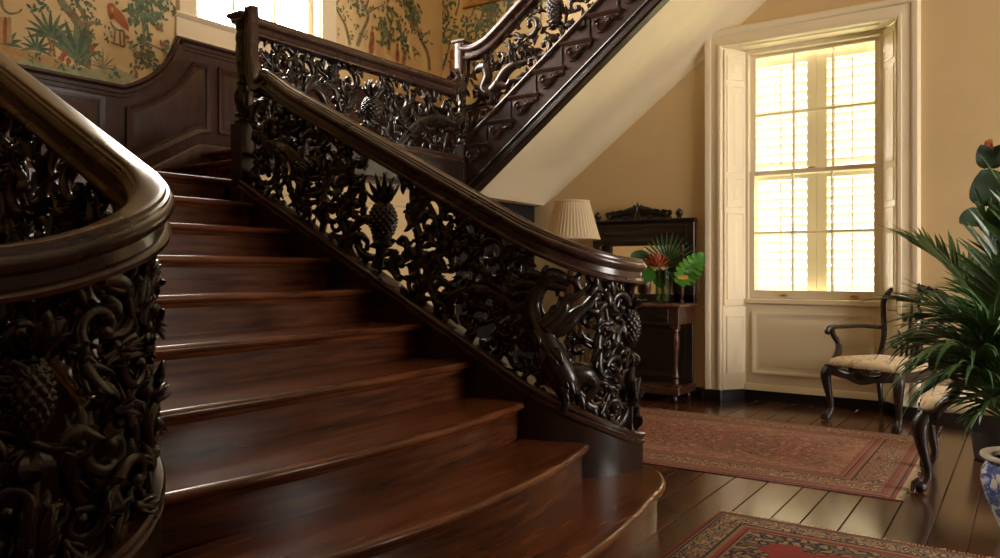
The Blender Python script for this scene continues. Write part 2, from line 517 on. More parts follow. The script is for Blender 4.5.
# ------------------------------------------------------------------ the room shell
def struct(o): return tag(o, kind='structure')
W1X0, W1X1 = un(721, 45, y=YW).x, un(896, 10, y=YW).x        # window in the window wall
W1Z0, W1Z1 = 0.0, 3.27
EX0, EX1, EZ0, EZ1 = 3.4, 5.8, .9, 3.27                    # second, out of frame
L0, L1, LZ0, LZ1 = 3.80, 5.14, 3.23, 5.85                     # landing window

m = MB()
m.box(XW-.3, XE+.3, YB-.3, YW+.3, -.2, -.012)
xs_ = [-1.212, -1.026, -.892, -.724, -.540]
rf_ = random.Random(2)
while xs_[0] > XW: xs_.insert(0, xs_[0]-rf_.uniform(.145, .185))
while xs_[-1] < XE+.2: xs_.append(xs_[-1]+rf_.uniform(.145, .185))
for xa_, xb_ in zip(xs_, xs_[1:]):
    g_ = .0028
    m.loft([[(xa_+g_, y_, -.03), (xb_-g_, y_, -.03), (xb_-g_, y_, -.002), (xb_-g_-.002, y_, 0), (xa_+g_+.002, y_, 0), (xa_+g_, y_, -.002)] for y_ in (YB-.3, YW+.25)])
struct(m.build('floor', M_FLOOR, smooth=0))
struct(MB().box(XW-.3, XE+.3, YB-.3, YW+.3, ZC, ZC+.2).build('ceiling', M_SOFFIT, smooth=0))
# window wall: plaster below/right, papered on the landing side
m = MB()
m.cur = 0
DX0, DX1 = -4.25, -2.0
m.box(-4.25, W1X0, YW, YW+.3, 0, ZC)
m.box(W1X0, W1X1, YW, YW+.3, W1Z1, ZC)
m.box(W1X1, XE+.3, YW, YW+.3, 0, ZC)
m.box(XW-.3, -4.25, YW, YW+.3, 0, 2.1)
m.box(-4.25, W1X0, YW+.3, YW+.301, 0, ZC)
wall_back = struct(m.build('wall_back', M_WALL, smooth=0))
m = MB(); m.box(XW-.3, -4.251, YW-.002, YW+.3, 2.1, ZC)
wall_paper_back = struct(m.build('wall_back_landing', M_PAPER, smooth=0))
# the paper carries on above the stair behind the rising flight
m = MB()
m.prism([(-4.251, 2.2), (-4.251, ZC), (-1.2, ZC), (-1.2, 4.85)], lambda p, k: (p[0], YW-.002-.004*k, p[1]))
struct(m.build('wall_back_stair', M_PAPER, smooth=0))
m = MB()
m.box(XW-.3, XW, YB-.3, L0, 0, ZC); m.box(XW-.3, XW, L1, YW+.3, 0, ZC)
m.box(XW-.3, XW, L0, L1, 0, LZ0); m.box(XW-.3, XW, L0, L1, LZ1, ZC)
wall_left = struct(m.build('wall_left', M_PAPER, smooth=0))
m = MB(); m.box(XE, XE+.3, YB-.3, EX0, 0, ZC); m.box(XE, XE+.3, EX1, YW+.3, 0, ZC); m.box(XE, XE+.3, EX0, EX1, 0, EZ0); m.box(XE, XE+.3, EX0, EX1, EZ1, ZC)
struct(m.build('wall_right', M_WALL, smooth=0))
m = MB()
m.box(XW-.3, XE+.3, YB-.3, YB, 0, ZC)
struct(m.build('wall_rear', M_WALL, smooth=0))
struct(MB().box(1.2, 1.4, YB, 3.45, 0, 3.5).build('added_shade_partition', M_WAINS, smooth=0))  # unseen partition added to shade the near left balustrade; dark to cut bounce
struct(MB().box(-30, 30, 7.35, 40, -.5, -.45).build('ground', M_GRASS, smooth=0))

# black skirting
m = MB()
for (a, b) in ((-4.24, W1X0-.17), (W1X1+.17, XE)):
    m.box(a, b, YW-.03, YW, 0, .085)
    m.sweep([(a, YW-.028, .085), (b, YW-.028, .085)], (0, 1, 0), [(-.004, -.001), (.006, .02), (.02, .022), (.027, -.001)])
struct(m.build('baseboard_back', M_BLACKSK, smooth=30))
struct(MB().box(XE-.03, XE, YB, YW-.03, 0, .12).build('baseboard_right', M_BLACKSK, smooth=0))

# ---- raised panel helper on an arbitrary plane: fn(u, v, depth)
def frame_loop(mb, poly, fn, w, d0, d1):
    """bolection frame round a closed polygon (u, v): moulding of width w"""
    n = len(poly)
    P = [Vector((p[0], p[1])) for p in poly]
    area = sum(P[i].x*P[(i+1) % n].y-P[(i+1) % n].x*P[i].y for i in range(n))
    if area < 0: P.reverse()
    def off(k):
        out = []
        for i in range(n):
            a, b, c = P[i-1], P[i], P[(i+1) % n]
            e1 = (b-a).normalized(); e2 = (c-b).normalized()
            n1 = Vector((-e1.y, e1.x)); n2 = Vector((-e2.y, e2.x))
            q = (n1+n2); q = q/max(q.length_squared/2, .3)
            out.append(b+q*k)
        return out
    prof = [(-w*.5, d0), (-w*.45, d1), (0, d1*.8+d0*.2), (w*.25, d1*.45+d0*.55), (w*.5, d1*.35+d0*.65), (w*.5, d0)]
    rings = [[fn(q.x, q.y, dd) for q in off(o)] for o, dd in prof]
    mb.loft(rings, False)
    # raised field
    a = off(w*.5+.028); b = off(w*.5+.055)
    mb.add([fn(q.x, q.y, d0+.0005) for q in a]+[fn(q.x, q.y, d0+.009) for q in b],
           [(i, (i+1) % n, n+(i+1) % n, n+i) for i in range(n)]+[tuple(range(n, 2*n))])

# ------------------------------------------------------------------ window 1
SY = 7.2                                                   # sash plane
def window_one():
    SX0, SX1 = un(746, 174, y=SY).x, un(884, 164, y=SY).x
    root = thing('window_1', 'tall cream sash window with louvred shutters beside the console', None, ((SX0+SX1)/2, SY, 0), kind='structure')
    # architrave
    oL, oR = un(703, 200, y=YW-.06).x, un(920, 200, y=YW-.06).x
    iL, iR = un(721, 200, y=YW-.06).x, un(897, 100, y=YW-.06).x
    top_i, top_o = 3.215, 3.42
    m = MB()
    prof = [(0, 0), (0, .05), (.012, .06), (.03, .06), (.034, .048), (.05, .045), (.10, .045), (.104, .052), (.12, .06), (.15, .06), (.165, .045), (.17, 0)]
    wl = oL; wr = oR
    def arch(side):
        pts = []
        k = (iL - oL) / .17
        for a, b in prof:
            pts.append((a*k, b))
        return pts
    pr = arch(0)
    rings = []
    for (cx, cz, sx, sz) in ((iL, .085, -1, 0), (iL, top_i, -1, 1), (iR, top_i, 1, 1), (iR, .085, 1, 0)):
        q = (oR-iR)/(iL-oL) if sx > 0 else 1
        rings.append([(cx+sx*a*q, YW-b, cz+sz*a) for a, b in pr])
    m.loft(rings, False, False)
    m.build('architrave', M_CREAM, root)
    mb_ = MB()
    for cx, cq in ((iL, oL), (iR, oR)): mb_.bbox(min(cx, cq), max(cx, cq), YW-.065, YW, 0, .10)
    mb_.build('plinth_block', M_BLACKSK, root)
    # reveals: splayed folded shutters and soffit
    jl, jr = SX0, SX1
    for name, x0, x1 in (('l', iL, jl), ('r', iR, jr)):
        a = Vector((x0, YW-.02, 0)); b = Vector((x1, SY, 0)); dv = b-a; L = dv.length; e = dv/L
        nrm = Vector((e.y, -e.x, 0))
        if (x0 < -1.6) == (nrm.x < 0): nrm = -nrm
        fn = lambda u, v, dd, a=a, e=e, nrm=nrm: a+e*u+nrm*dd+Vector((0, 0, v))
        back = MB()
        back.add([fn(-.0, .0, -.02), fn(L, 0, -.02), fn(L, top_i, -.02), fn(0, top_i, -.02)], [(0, 1, 2, 3)])
        back.build('reveal', M_CREAM, root)
        s = MB()
        rg = [[fn(u, v, d) for u, v in ((.015, .87), (L-.012, .87), (L-.012, top_i-.02), (.015, top_i-.02))] for d in (-.019, .012)]
        s.loft(rg)
        for z0, z1 in ((.93, 1.70), (1.77, 2.02), (2.09, 2.86), (2.93, 3.13)):
            frame_loop(s, [(.05, z0), (L-.045, z0), (L-.045, z1), (.05, z1)], fn, .02, .004, .019)
        s.build('folding_shutter', M_CREAM, root)
        s = MB()
        rg = [[fn(u, v, d) for u, v in ((.0, .10), (L, .10), (L, .855), (.0, .855))] for d in (-.019, .008)]
        s.loft(rg)
        frame_loop(s, [(.05, .26), (L-.045, .26), (L-.045, .76), (.05, .76)], fn, .024, .002, .016)
        s.build('reveal_panel', M_CREAM, root)
    s = MB()
    fn = lambda u, v, dd: Vector((u, YW+v, top_i-dd))
    s.add([(iL, YW-.02, top_i), (iR, YW-.02, top_i), (jr, SY, top_i-.01), (jl, SY, top_i-.01)], [(0, 1, 2, 3)])
    s.add([(iL-.1, YW, top_i+.001), (iR+.1, YW, top_i+.001), (iR+.1, SY+.2, top_i+.03), (iL-.1, SY+.2, top_i+.03)], [(0, 1, 2, 3)])
    frame_loop(s, [(iL+.16, .03), (iR-.16, .03), (jr-.14, .17), (jl+.14, .17)], fn, .02, .001, .012)
    s.build('head_panel', M_CREAM, root)
    # apron under the sill
    s = MB()
    s.box(jl-.02, jr+.02, SY-.015, SY+.06, .09, .90)
    fn = lambda u, v, dd: Vector((u, SY-.015-dd, v))
    frame_loop(s, [(jl+.08, .26), (jr-.08, .26), (jr-.08, .79), (jl+.08, .79)], fn, .03, .0, .018)
    s.sweep([(jl-.02, SY-.015, .14), (jr+.02, SY-.015, .14)], (0, -1, 0), [(0, -.05), (.014, -.05), (.014, 0), (.004, .012), (0, .012)])
    s.build('apron_panel', M_CREAM, root)
    sk = MB(); sk.box(jl-.02, jr+.02, SY-.035, SY, 0, .092)
    for x0, x1 in ((iL, jl), (iR, jr)):
        sk.add([(x0, YW-.03, 0), (x1, SY-.03, 0), (x1, SY-.03, .092), (x0, YW-.03, .092), (x0, YW+.02, 0), (x1, SY+.02, 0), (x1, SY+.02, .092), (x0, YW+.02, .092)],
               [(0, 1, 2, 3), (4, 5, 6, 7), (3, 2, 6, 7), (0, 3, 7, 4), (1, 2, 6, 5)])
    sk.build('plinth', M_BLACKSK, root)
    s = MB(); s.sweep([(jl-.005, SY, .918), (jr+.005, SY, .918)], (0, -1, 0), [(-.06, -.04), (.03, -.04), (.042, -.03), (.042, .002), (.03, .010), (-.06, .013)])
    s.build('sill', M_CREAM, root)
    # box frame and sashes
    zb, zm, zt = .93, un(815, 170, y=SY).z, top_i-.02
    s = MB()
    for x in (jl, jr): s.bbox(x-.03, x+.03, SY-.02, SY+.12, .9, top_i, .004)
    s.bbox(jl+.03, jr-.03, SY-.02, SY+.12, zt-.03, zt+.02, .004)
    s.build('box_frame', M_CREAM, root)
    def sash(y, z0, z1, bot, top):
        s = MB()
        a, b = jl+.028, jr-.028
        s.bbox(a, a+.05, y, y+.035, z0, z1, .004); s.bbox(b-.05, b, y, y+.035, z0, z1, .004)
        s.bbox(a+.05, b-.05, y, y+.035, z0, z0+bot, .004); s.bbox(a+.05, b-.05, y, y+.035, z1-top, z1, .004)
        o = s.build('sash', M_CREAM, root)
        g = MB()
        w = (b-a-.10)/3
        bars = [(-.004, .002), (.004, .002), (.006, .008), (.013, .016), (.013, .030), (-.013, .030), (-.013, .016), (-.006, .008)]
        for k in (1, 2): g.loft([[(a+.05+w*k+u, y+v, z) for u, v in bars] for z in (z0+bot, z1-top)])
        zm_ = (z0+bot+z1-top)/2
        g.loft([[(x, y+v, zm_+u) for u, v in bars] for x in (a+.05, b-.05)])
        g.build('glazing_bar', M_CREAM, o)
        p = MB(); p.box(a+.04, b-.04, y+.015, y+.019, z0+bot-.01, z1-top+.01)
        p.build('pane', M_GLASS, o, smooth=0)
        return o
    lo = sash(SY, zb, zm+.022, .075, .04)
    up = sash(SY+.04, zm-.022, zt, .04, .06)
    for q in (0.30, .80):
        x = jl+(jr-jl)*q
        s = MB(); s.tube([(x-.03, SY-.004, zb+.028), (x-.02, SY-.022, zb+.032), (x+.02, SY-.022, zb+.032), (x+.03, SY-.004, zb+.028)], [.007, .009, .009, .007])
        s.ball((x, SY-.02, zb+.04), .011)
        tag(s.build('sash_lift', M_BRASS, lo), 'brass sash lift')
    s = MB(); s.bbox((jl+jr)/2-.03, (jl+jr)/2+.03, SY-.008, SY+.03, zm+.022, zm+.034, .003); s.ball(((jl+jr)/2, SY-.01, zm+.03), .013)
    tag(s.build('sash_lock', M_BRASS, lo), 'brass sash lock')
    # louvred shutters outside the glass
    ys = SY+.19
    xm = (jl+jr)/2+.005
    for (a, b) in ((jl-.03, xm-.001), (xm+.001, jr+.03)):
        f = MB()
        st = .085
        f.bbox(a, a+st, ys-.016, ys+.016, zb, zt-.02, .003); f.bbox(b-st, b, ys-.016, ys+.016, zb, zt-.02, .003)
        for z0, z1 in ((zb, zb+.06), (zm-.05, zm+.05), (zt-.12, zt-.02)): f.bbox(a+st, b-st, ys-.016, ys+.016, z0, z1, .003)
        o = f.build('louvred_shutter', M_SHFRAME, root)
        for z0, z1 in ((zb+.06, zm-.05), (zm+.05, zt-.12)):
            nsl = int(round((z1-z0)/.082))
            for k in range(nsl):
                zc = z0+(k+.5)*(z1-z0)/nsl
                l = MB()
                an = math.radians(47)
                ring = []
                for q in range(8):
                    t = 2*PI*q/8; u = .040*math.cos(t); v = .0045*math.sin(t)
                    ring.append((u*math.cos(an)-v*math.sin(an), -u*math.sin(an)+v*math.cos(an)))
                l.loft([[(x, ys+p[0], zc+p[1]) for p in ring] for x in (a+st, b-st)])
                l.build('louvre_slat', M_SLAT, o)
            r = MB(); r.bbox((a+b)/2-.007, (a+b)/2+.007, ys-.052, ys-.040, z0+.03, z1-.03, .003)
            r.build('tilt_rod', M_SLAT, o)
    # dark outer lining of the opening
    return root
window_one()

# the hall's wide triple window in the right wall
def hall_window():
    root = thing('window_3', None, None, (XE, (EX0+EX1)/2, EZ0), kind='structure')
    x = XE+.10
    s = MB()
    for y in (EX0, EX1-.07): s.bbox(x, x+.06, y, y+.07, EZ0, EZ1)
    for z in (EZ0, (EZ0+EZ1)/2-.03, EZ1-.07): s.bbox(x, x+.06, EX0+.07, EX1-.07, z, z+.07)
    for k in range(1, 6):
        y = EX0+(EX1-EX0)*k/6; w = .03 if k % 2 == 0 else .01
        s.bbox(x+.01, x+.05, y-w, y+w, EZ0, EZ1)
    s.build('sash', M_CREAM, root)
    s = MB()
    for y in (EX0-.16, EX1): s.bbox(XE-.05, XE, y, y+.16, 0, EZ1+.16)
    s.bbox(XE-.05, XE, EX0-.16, EX1+.16, EZ1, EZ1+.16)
    s.build('architrave', M_CREAM, root)
    MB().box(x+.02, x+.024, EX0, EX1, EZ0, EZ1).build('pane', M_GLASS, root, smooth=0)
hall_window()

# ------------------------------------------------------------------ landing window (window 2) and wainscot
def lw(px, py): return un(px, py, x=XW)
def window_two():
    root = thing('window_2', 'bright landing window with cream frame above the dark wainscot', None, (XW, (L0+L1)/2, LZ0), kind='structure')
    s = MB()
    oY0, oY1 = 3.62, 5.30
    pr = [(0, .0), (0, .03), (.02, .035), (.05, .03), (.11, .03), (.13, .045), (.165, .045), (.175, 0)]
    rings = [[(XW+b, cy+sy*a, cz+sz*a) for a, b in pr] for cy, cz, sy, sz in ((L0, LZ0-.03, -1, 0), (L0, LZ1-.06, -1, 1), (L1, LZ1-.06, 1, 1), (L1, LZ0-.03, 1, 0))]
    s.loft(rings, False, False)
    s.build('architrave', M_CREAM, root)
    s = MB()
    s.sweep([(XW, oY0-.02, 3.215), (XW, oY1+.02, 3.215)], (1, 0, 0), [(-.25, -.03), (.02, -.03), (.045, -.015), (.055, 0), (.05, .012), (-.25, .02)])
    s.bbox(XW-.001, XW+.022, oY0, oY1, 3.03, 3.19, .003)
    s.sweep([(XW+.02, oY0, 3.05), (XW+.02, oY1, 3.05)], (1, 0, 0), [(0, -.02), (.014, -.018), (.008, .006), (0, .01)])
    s.build('sill', M_CREAM, root)
    x = XW-.12
    s = MB()
    for y in (L0, L1-.06): s.bbox(x-.03, x+.02, y, y+.06, LZ0, LZ1)
    for z in (LZ0, LZ1-.06, (LZ0+LZ1)/2): s.bbox(x-.03, x+.02, L0+.06, L1-.06, z, z+.05)
    for q in (1/3, 2/3):
        yy = L0+(L1-L0)*q
        s.bbox(x-.02, x+.015, yy-.014, yy+.014, LZ0, LZ1)
    s.build('sash', M_CREAM, root)
    MB().box(x-.006, x-.002, L0, L1, LZ0, LZ1).build('pane', M_GLASS, root, smooth=0)
    s = MB()
    for y0, y1 in ((L0-.001, L0+.012), (L1-.012, L1+.001)): s.box(XW-.3, XW+.0, y0, y1, LZ0, LZ1)
    s.build('reveal', M_CREAM, root, smooth=0)
window_two()

def wainscot():
    root = thing('trim_1', 'purple-brown panelled wainscot with ramped cap on the landing wall', None, (XW, 2.5, 1.8), kind='structure')
    low, hi = 2.545, 3.025
    ramp = [lw(120.5, 86.6), lw(135, 82.5), lw(150.6, 74.5), lw(162, 64.5), lw(170, 52), lw(174, 42), lw(176, 36.5)]
    cap = [(-1.5, low), (0, low), (2.0, low)]+[(p.y, p.z) for p in ramp]
    cap[-1] = (cap[-1][0], hi)
    sm = catmull([(0, y, z) for y, z in cap[3:]], 4)
    line = [(y, z) for y, z in cap[:3]]+[(p.y, p.z) for p in sm]
    top = (line[-1][0]+.02, hi)
    line2 = [top, (YW, hi)]
    # sheet
    full = line+line2
    s = MB()
    base = lambda y: 1.80 if y < 3.50 else (1.98 if y < 3.91 else 2.16)
    for i in range(len(full)-1):
        (y0, z0), (y1, z1) = full[i], full[i+1]
        if y1 <= y0: continue
        b = 1.55 if y0 < 3.2 else 1.7
        s.add([(XW+.006, y0, b), (XW+.006, y1, b), (XW+.006, y1, z1), (XW+.006, y0, z0)], [(0, 1, 2, 3)])
    s.build('field', M_WAINS, root, smooth=0)
    # moulded cap following the ramp
    prof = [(.0, -.085), (.012, -.085), (.014, -.06), (.022, -.055), (.022, -.03), (.034, -.02), (.045, -.012), (.045, .0), (.036, .008), (0, .008)]
    s = MB()
    s.sweep([(XW+.004, y, z) for y, z in line], (1, 0, 0), [(a, b) for a, b in prof])
    s.sweep([(XW+.004, line[-1][0]-.008, hi), (XW+.004, YW, hi)], (1, 0, 0), prof)
    s.build('dado_cap', M_WAINS, root)
    # back wall return
    s = MB(); s.box(XW, -4.27, YW-.01, YW, 2.16, hi)
    s.sweep([(XW, YW-.006, hi), (-4.25, YW-.006, hi)], (0, -1, 0), prof)
    s.build('field', M_WAINS, root)
    fn = lambda u, v, dd: Vector((XW+.006+dd, u, v))
    def poly(pts): return [(lw(*p).y, lw(*p).z) for p in pts]
    P1 = [(1.2, 1.98), (lw(101, 105).y, 1.98), (lw(101, 105).y, 2.43), (1.2, 2.43)]
    P2 = poly([(127, 109), (146, 103), (163, 95), (177, 84), (187, 73), (193, 64.5), (207.5, 66), (207.5, 131), (198, 131), (127, 163)])
    P3 = [(lw(219, 70).y, lw(219, 132).z), (4.62, lw(219, 132).z), (4.62, lw(219, 70).z), (lw(219, 70).y, lw(219, 70).z)]
    P4 = [(4.72, P3[0][1]), (6.0, P3[0][1]), (6.0, P3[2][1]), (4.72, P3[2][1])]
    P0 = [(-.4, 1.98), (1.08, 1.98), (1.08, 2.43), (-.4, 2.43)]
    for P in (P0, P1, P2, P3, P4):
        s = MB(); frame_loop(s, P, fn, .035, .002, .02)
        s.build('raised_panel', M_WAINS, root, smooth=30)
    # raking skirting
    sk = [(0, 1.90), (lw(118, 182).y, 1.90), (lw(150, 168).y, lw(150, 168).z), (lw(198, 144).y, lw(198, 144).z), (lw(235, 148).y, 2.22), (YW, 2.22)]
    s = MB(); s.sweep([(XW+.004, y, z) for y, z in sk], (1, 0, 0), [(0, -.09), (.02, -.09), (.02, -.012), (.012, 0), (0, .004)])
    s.build('skirting', M_WAINS, root)
wainscot()

# ------------------------------------------------------------------ painted wallpaper motifs (flat print on the paper)
def wp(px, py, zoom=None):
    return un(px, py, x=XW)
class Print:
    """flat printed shapes lying on the wall, layered a fraction of a millimetre apart"""
    def __init__(s, fn): s.mb = MB(); s.fn = fn; s.lay = 0
    def poly(s, pts, mat):
        s.lay += 1; s.mb.cur = mat
        d = .0012+s.lay*.000012
        s.mb.add([s.fn(u, v, d) for u, v in pts], [tuple(range(len(pts)))])
    def stroke(s, pts, w, mat):
        P = catmull([(a, b, 0) for a, b in pts], 4)
        W = lerp_list(w if isinstance(w, list) else [w, w], len(P))
        Lf, Rt = [], []
        for i, p in enumerate(P):
            t = (P[min(i+1, len(P)-1)]-P[max(i-1, 0)]).normalized()
            n = Vector((-t.y, t.x, 0))*W[i]/2
            Lf.append(p+n); Rt.append(p-n)
        s.lay += 1; s.mb.cur = mat; d = .0012+s.lay*.000012
        n = len(P)
        s.mb.add([s.fn(p.x, p.y, d) for p in Lf+Rt], [(i, i+1, n+i+1, n+i) for i in range(n-1)])
    def leaf(s, x, y, ang, L, w, mat, bend=0):
        n = 6; Lf, Rt = [], []
        px, py, a = x, y, ang
        for i in range(n+1):
            t = i/n
            ww = w*math.sin(PI*min(1, .08+t*.92))**.8/2
            Lf.append((px-math.sin(a)*ww, py+math.cos(a)*ww)); Rt.append((px+math.sin(a)*ww, py-math.cos(a)*ww))
            px += math.cos(a)*L/n; py += math.sin(a)*L/n; a += bend/n
        s.poly(Lf+Rt[::-1], mat)
    def blob(s, x, y, rx, ry, mat, rnd, n=12, j=.35):
        s.poly([(x+rx*math.cos(2*PI*i/n)*(1-j*rnd.random()), y+ry*math.sin(2*PI*i/n)*(1-j*rnd.random())) for i in range(n)], mat)
    def agave(s, x, y, L, n, mat, rnd, spread=1.2, w=.2):
        for i in range(n):
            a = PI/2+spread*(i/(n-1)*2-1)
            s.leaf(x, y, a, L*(1-.25*abs(i/(n-1)*2-1)+.1*rnd.random()), L*w, mat+(i % 2), (a-PI/2)*.5)
    def cluster(s, x, y, r, n, mat, rnd):
        for i in range(n):
            a = rnd.random()*2*PI; q = r*math.sqrt(rnd.random())
            s.leaf(x+q*math.cos(a), y+q*math.sin(a), rnd.random()*2*PI, r*.62, r*.30, mat+(i % 2))
GR, DG, TK, GD, RU, TN = 0, 1, 2, 3, 4, 5
def wallpaper():
    rnd = random.Random(4)
    mats = [W_GREEN, W_DEEP, W_TRUNK, W_GROUND, W_RUST, W_TAN]
    P = Print(lambda u, v, d: Vector((XW+d, u, v)))
    # coordinates below are read off the photograph (x right, y down) and laid on the wall plane
    def Q(pts): return [(wp(a*.18, b*.18).y, wp(a*.18, b*.18).z) for a, b in pts]
    def q(a, b): p = wp(a*.18, b*.18); return p.y, p.z
    k = .18*5.5/777*1.15
    P.poly(Q([(-400, 300), (-300, 250), (-100, 265), (0, 280), (70, 345), (160, 330), (300, 372), (330, 360), (460, 375), (560, 385), (640, 375), (760, 430), (700, 476), (640, 478), (300, 420), (0, 355), (-400, 300)]), GD)
    P.poly(Q([(0, 230), (60, 260), (200, 290), (330, 330), (380, 370), (300, 372), (160, 330), (70, 345), (0, 290)]), TN)
    P.poly(Q([(300, 385), (380, 362), (450, 372), (620, 440), (640, 470), (480, 445), (330, 410)]), GD)
    # gnarled tree
    P.stroke(Q([(455, 365), (470, 300), (462, 210), (440, 140), (400, 80), (362, 40), (338, 0), (320, -60)]), [.13, .085, .075, .07, .06, .06, .06], TK)
    P.stroke(Q([(480, 300), (490, 220), (478, 150), (505, 130), (535, 122)]), [.06, .05, .05, .03, .015], TK)
    P.stroke(Q([(478, 150), (470, 90), (440, 40), (420, 0)]), [.045, .04, .03, .02], TK)
    P.stroke(Q([(455, 365), (468, 300), (460, 210), (438, 145)]), [.02, .02, .015, .01], DG)
    for a, b in ((430, 20), (490, 12), (480, 95), (520, 120), (500, 215), (515, 290), (350, 10)):
        x, y = q(a, b); P.cluster(x, y, .055, 9, GR, rnd)
    # agave on a stump, spiky plants
    P.poly(Q([(255, 200), (315, 200), (305, 260), (312, 318), (262, 312), (275, 260)]), TN)
    P.stroke(Q([(270, 210), (282, 260), (270, 310)]), [.012, .012, .012], RU)
    P.stroke(Q([(300, 210), (296, 260), (304, 312)]), [.012, .01, .012], RU)
    x, y = q(280, 208); P.agave(x, y, .20, 11, GR, rnd, 1.5, .13)
    x, y = q(420, 335); P.agave(x, y, .28, 9, GR, rnd, .9, .15)
    x, y = q(205, 280); P.agave(x, y, .14, 9, GR, rnd, 1.5, .14)
    x, y = q(40, 250); P.agave(x, y, .12, 7, GR, rnd, 1.3, .2)
    for a in (8, 30, 52): P.stroke(Q([(a, 240), (a-2, 170), (a, 95)]), [.03, .03, .02], TN if a != 30 else RU)
    x, y = q(570, 385); P.agave(x, y, .15, 9, TK, rnd, 1.2, .07)
    for a, b in ((190, 370), (330, 345), (640, 400), (180, 290), (430, 350)):
        x, y = q(a, b); P.cluster(x, y, .05, 10, GR, rnd)
    for a, b in ((380, 340), (355, 300), (345, 320), (510, 270)):
        x, y = q(a, b); P.blob(x, y, .022, .03, RU, rnd)
    x, y = q(190, 15); P.cluster(x, y, .07, 14, GR, rnd)
    x, y = q(230, 40); P.cluster(x, y, .05, 9, GR, rnd)
    P.stroke(Q([(5, 0), (15, 45), (50, 75), (100, 70), (120, 50)]), [.02, .018, .015, .012, .01], TK)
    # rust crane on a stand
    P.poly(Q([(625, 60), (650, 45), (690, 90), (712, 140), (715, 178), (680, 150), (640, 110), (628, 85)]), RU)
    P.stroke(Q([(635, 80), (618, 100), (610, 70), (606, 35), (622, 30), (640, 55)]), [.03, .03, .03, .028, .03, .02], RU)
    for pts in ([(610, 120), (640, 160), (690, 175)], [(640, 160), (632, 240)], [(665, 170), (668, 250)], [(688, 178), (690, 258)], [(615, 235), (690, 262)]):
        P.stroke(Q(pts) if len(pts) > 2 else Q([pts[0], ((pts[0][0]+pts[1][0])/2, (pts[0][1]+pts[1][1])/2), pts[1]]), [.016, .016, .016], TK)
    x, y = q(600, 190); P.cluster(x, y, .045, 8, DG, rnd)
    x, y = q(640, 8); P.cluster(x, y, .04, 7, GR, rnd)
    # bamboo like tree and palm at the right of the strip
    P.stroke(Q([(800, 260), (795, 150), (782, 60), (778, -40)]), [.02, .02, .018, .015], TK)
    P.stroke(Q([(825, 230), (818, 150), (808, 80)]), [.015, .015, .012], TK)
    for a, b, r in ((830, 25, .10), (855, 80, .09), (765, 85, .08), (800, 210, .06), (735, 85, .06), (770, 20, .06), (880, 110, .06)):
        x, y = q(a, b); P.cluster(x, y, r, 22, GR, rnd)
    P.stroke(Q([(760, 220), (850, 255), (930, 300), (960, 330)]), [.008, .012, .016, .02], TK)
    P.stroke(Q([(830, 380), (825, 320), (800, 270)]), [.014, .012, .01], TK)
    for a, b, r in ((765, 275, .07), (830, 330, .08), (765, 365, .07), (845, 360, .05), (915, 270, .06), (935, 20, .06), (830, 290, .05)):
        x, y = q(a, b); P.cluster(x, y, r, 16, DG if r > .06 else GR, rnd)
    for a, b in ((880, 160), (905, 250), (890, 370), (700, 205)):
        x, y = q(a, b); P.blob(x, y, .03, .02, RU, rnd)
    # right of the landing window
    def V(px, py): p = un(px, py, x=XW); return p.y, p.z
    def tree(tr, fol, w=.04):
        P.stroke([V(*t) for t in tr], lerp_list([w, w*.4], len(tr)), TK)
        for a, b, r, n in fol:
            x, y = V(a, b); P.cluster(x, y, r, n, GR, rnd)
    tree([(350, 45), (345, 25), (336, 8), (328, -20)], [(340, 6, .06, 10), (347, 18, .05, 9), (350, 35, .05, 9), (335, 30, .05, 8)], .03)
    tree([(357, 46), (362, 32), (368, 16), (362, 4), (355, -8)], [(361, 8, .09, 16), (371, 12, .06, 12), (357, 30, .05, 9), (365, 34, .05, 9)], .045)
    tree([(366, 14), (376, 8), (383, 5)], [(382, 8, .06, 10), (391, 14, .08, 16), (396, 18, .06, 10)], .02)
    tree([(388, 50), (388, 38), (386, 28)], [(386, 24, .10, 22), (384, 36, .11, 20), (390, 33, .07, 12), (381, 26, .06, 10)], .05)
    tree([(405, 60), (402, 45), (400, 28)], [(400, 26, .08, 16), (402, 36, .09, 18), (405, 50, .08, 16)], .03)
    tree([(429, 70), (428, 55), (422, 42), (416, 30)], [(419, 34, .07, 12), (426, 38, .08, 12), (416, 15, .10, 18), (412, 20, .06, 10), (415, 52, .06, 10)], .04)
    for a, b in ((371, 47), (372, 38), (397, 55), (403, 62)):
        x, y = V(a, b); P.blob(x, y, .035, .09, RU, rnd)
        P.blob(x, y+.1, .018, .03, RU, rnd)
    x, y = V(398, 0); P.cluster(x, y, .07, 10, GR, rnd)
    x, y = V(352, 3); P.cluster(x, y, .07, 10, GR, rnd)
    for i in range(26):          # upper wall out of frame keeps the pattern going
        yy = rnd.choice([rnd.uniform(-.5, 3.3), rnd.uniform(5.5, 6.9)]); zz = rnd.uniform(4.0, 4.9)
        P.stroke([(yy, zz-.25), (yy+.05, zz-.1), (yy, zz)], [.03, .02, .01], TK); P.cluster(yy, zz, .12, 16, GR, rnd)
    o = P.mb.build('wallpaper_print', mats, wall_left, smooth=0, fix=False)
    o.data.transform(Matrix.Translation(-Vector(wall_left.location)))
    tag(o, 'painted trees, plants and a rust crane on the wallpaper', kind='structure')
    # back wall
    P = Print(lambda u, v, d: Vector((u, YW-.0025-d, v)))
    def B(px, py): p = un(px, py, y=YW-.003); return p.x, p.z
    def tree2(tr, fol, w=.045):
        P.stroke([B(*t) for t in tr], lerp_list([w, w*.4], len(tr)), TK)
        for a, b, r, n in fol:
            x, y = B(a, b); P.cluster(x, y, r, n, GR, rnd)
    tree2([(442, 70), (446, 58), (449, 48)], [(438, 68, .08, 14), (444, 60, .07, 12)], .05)
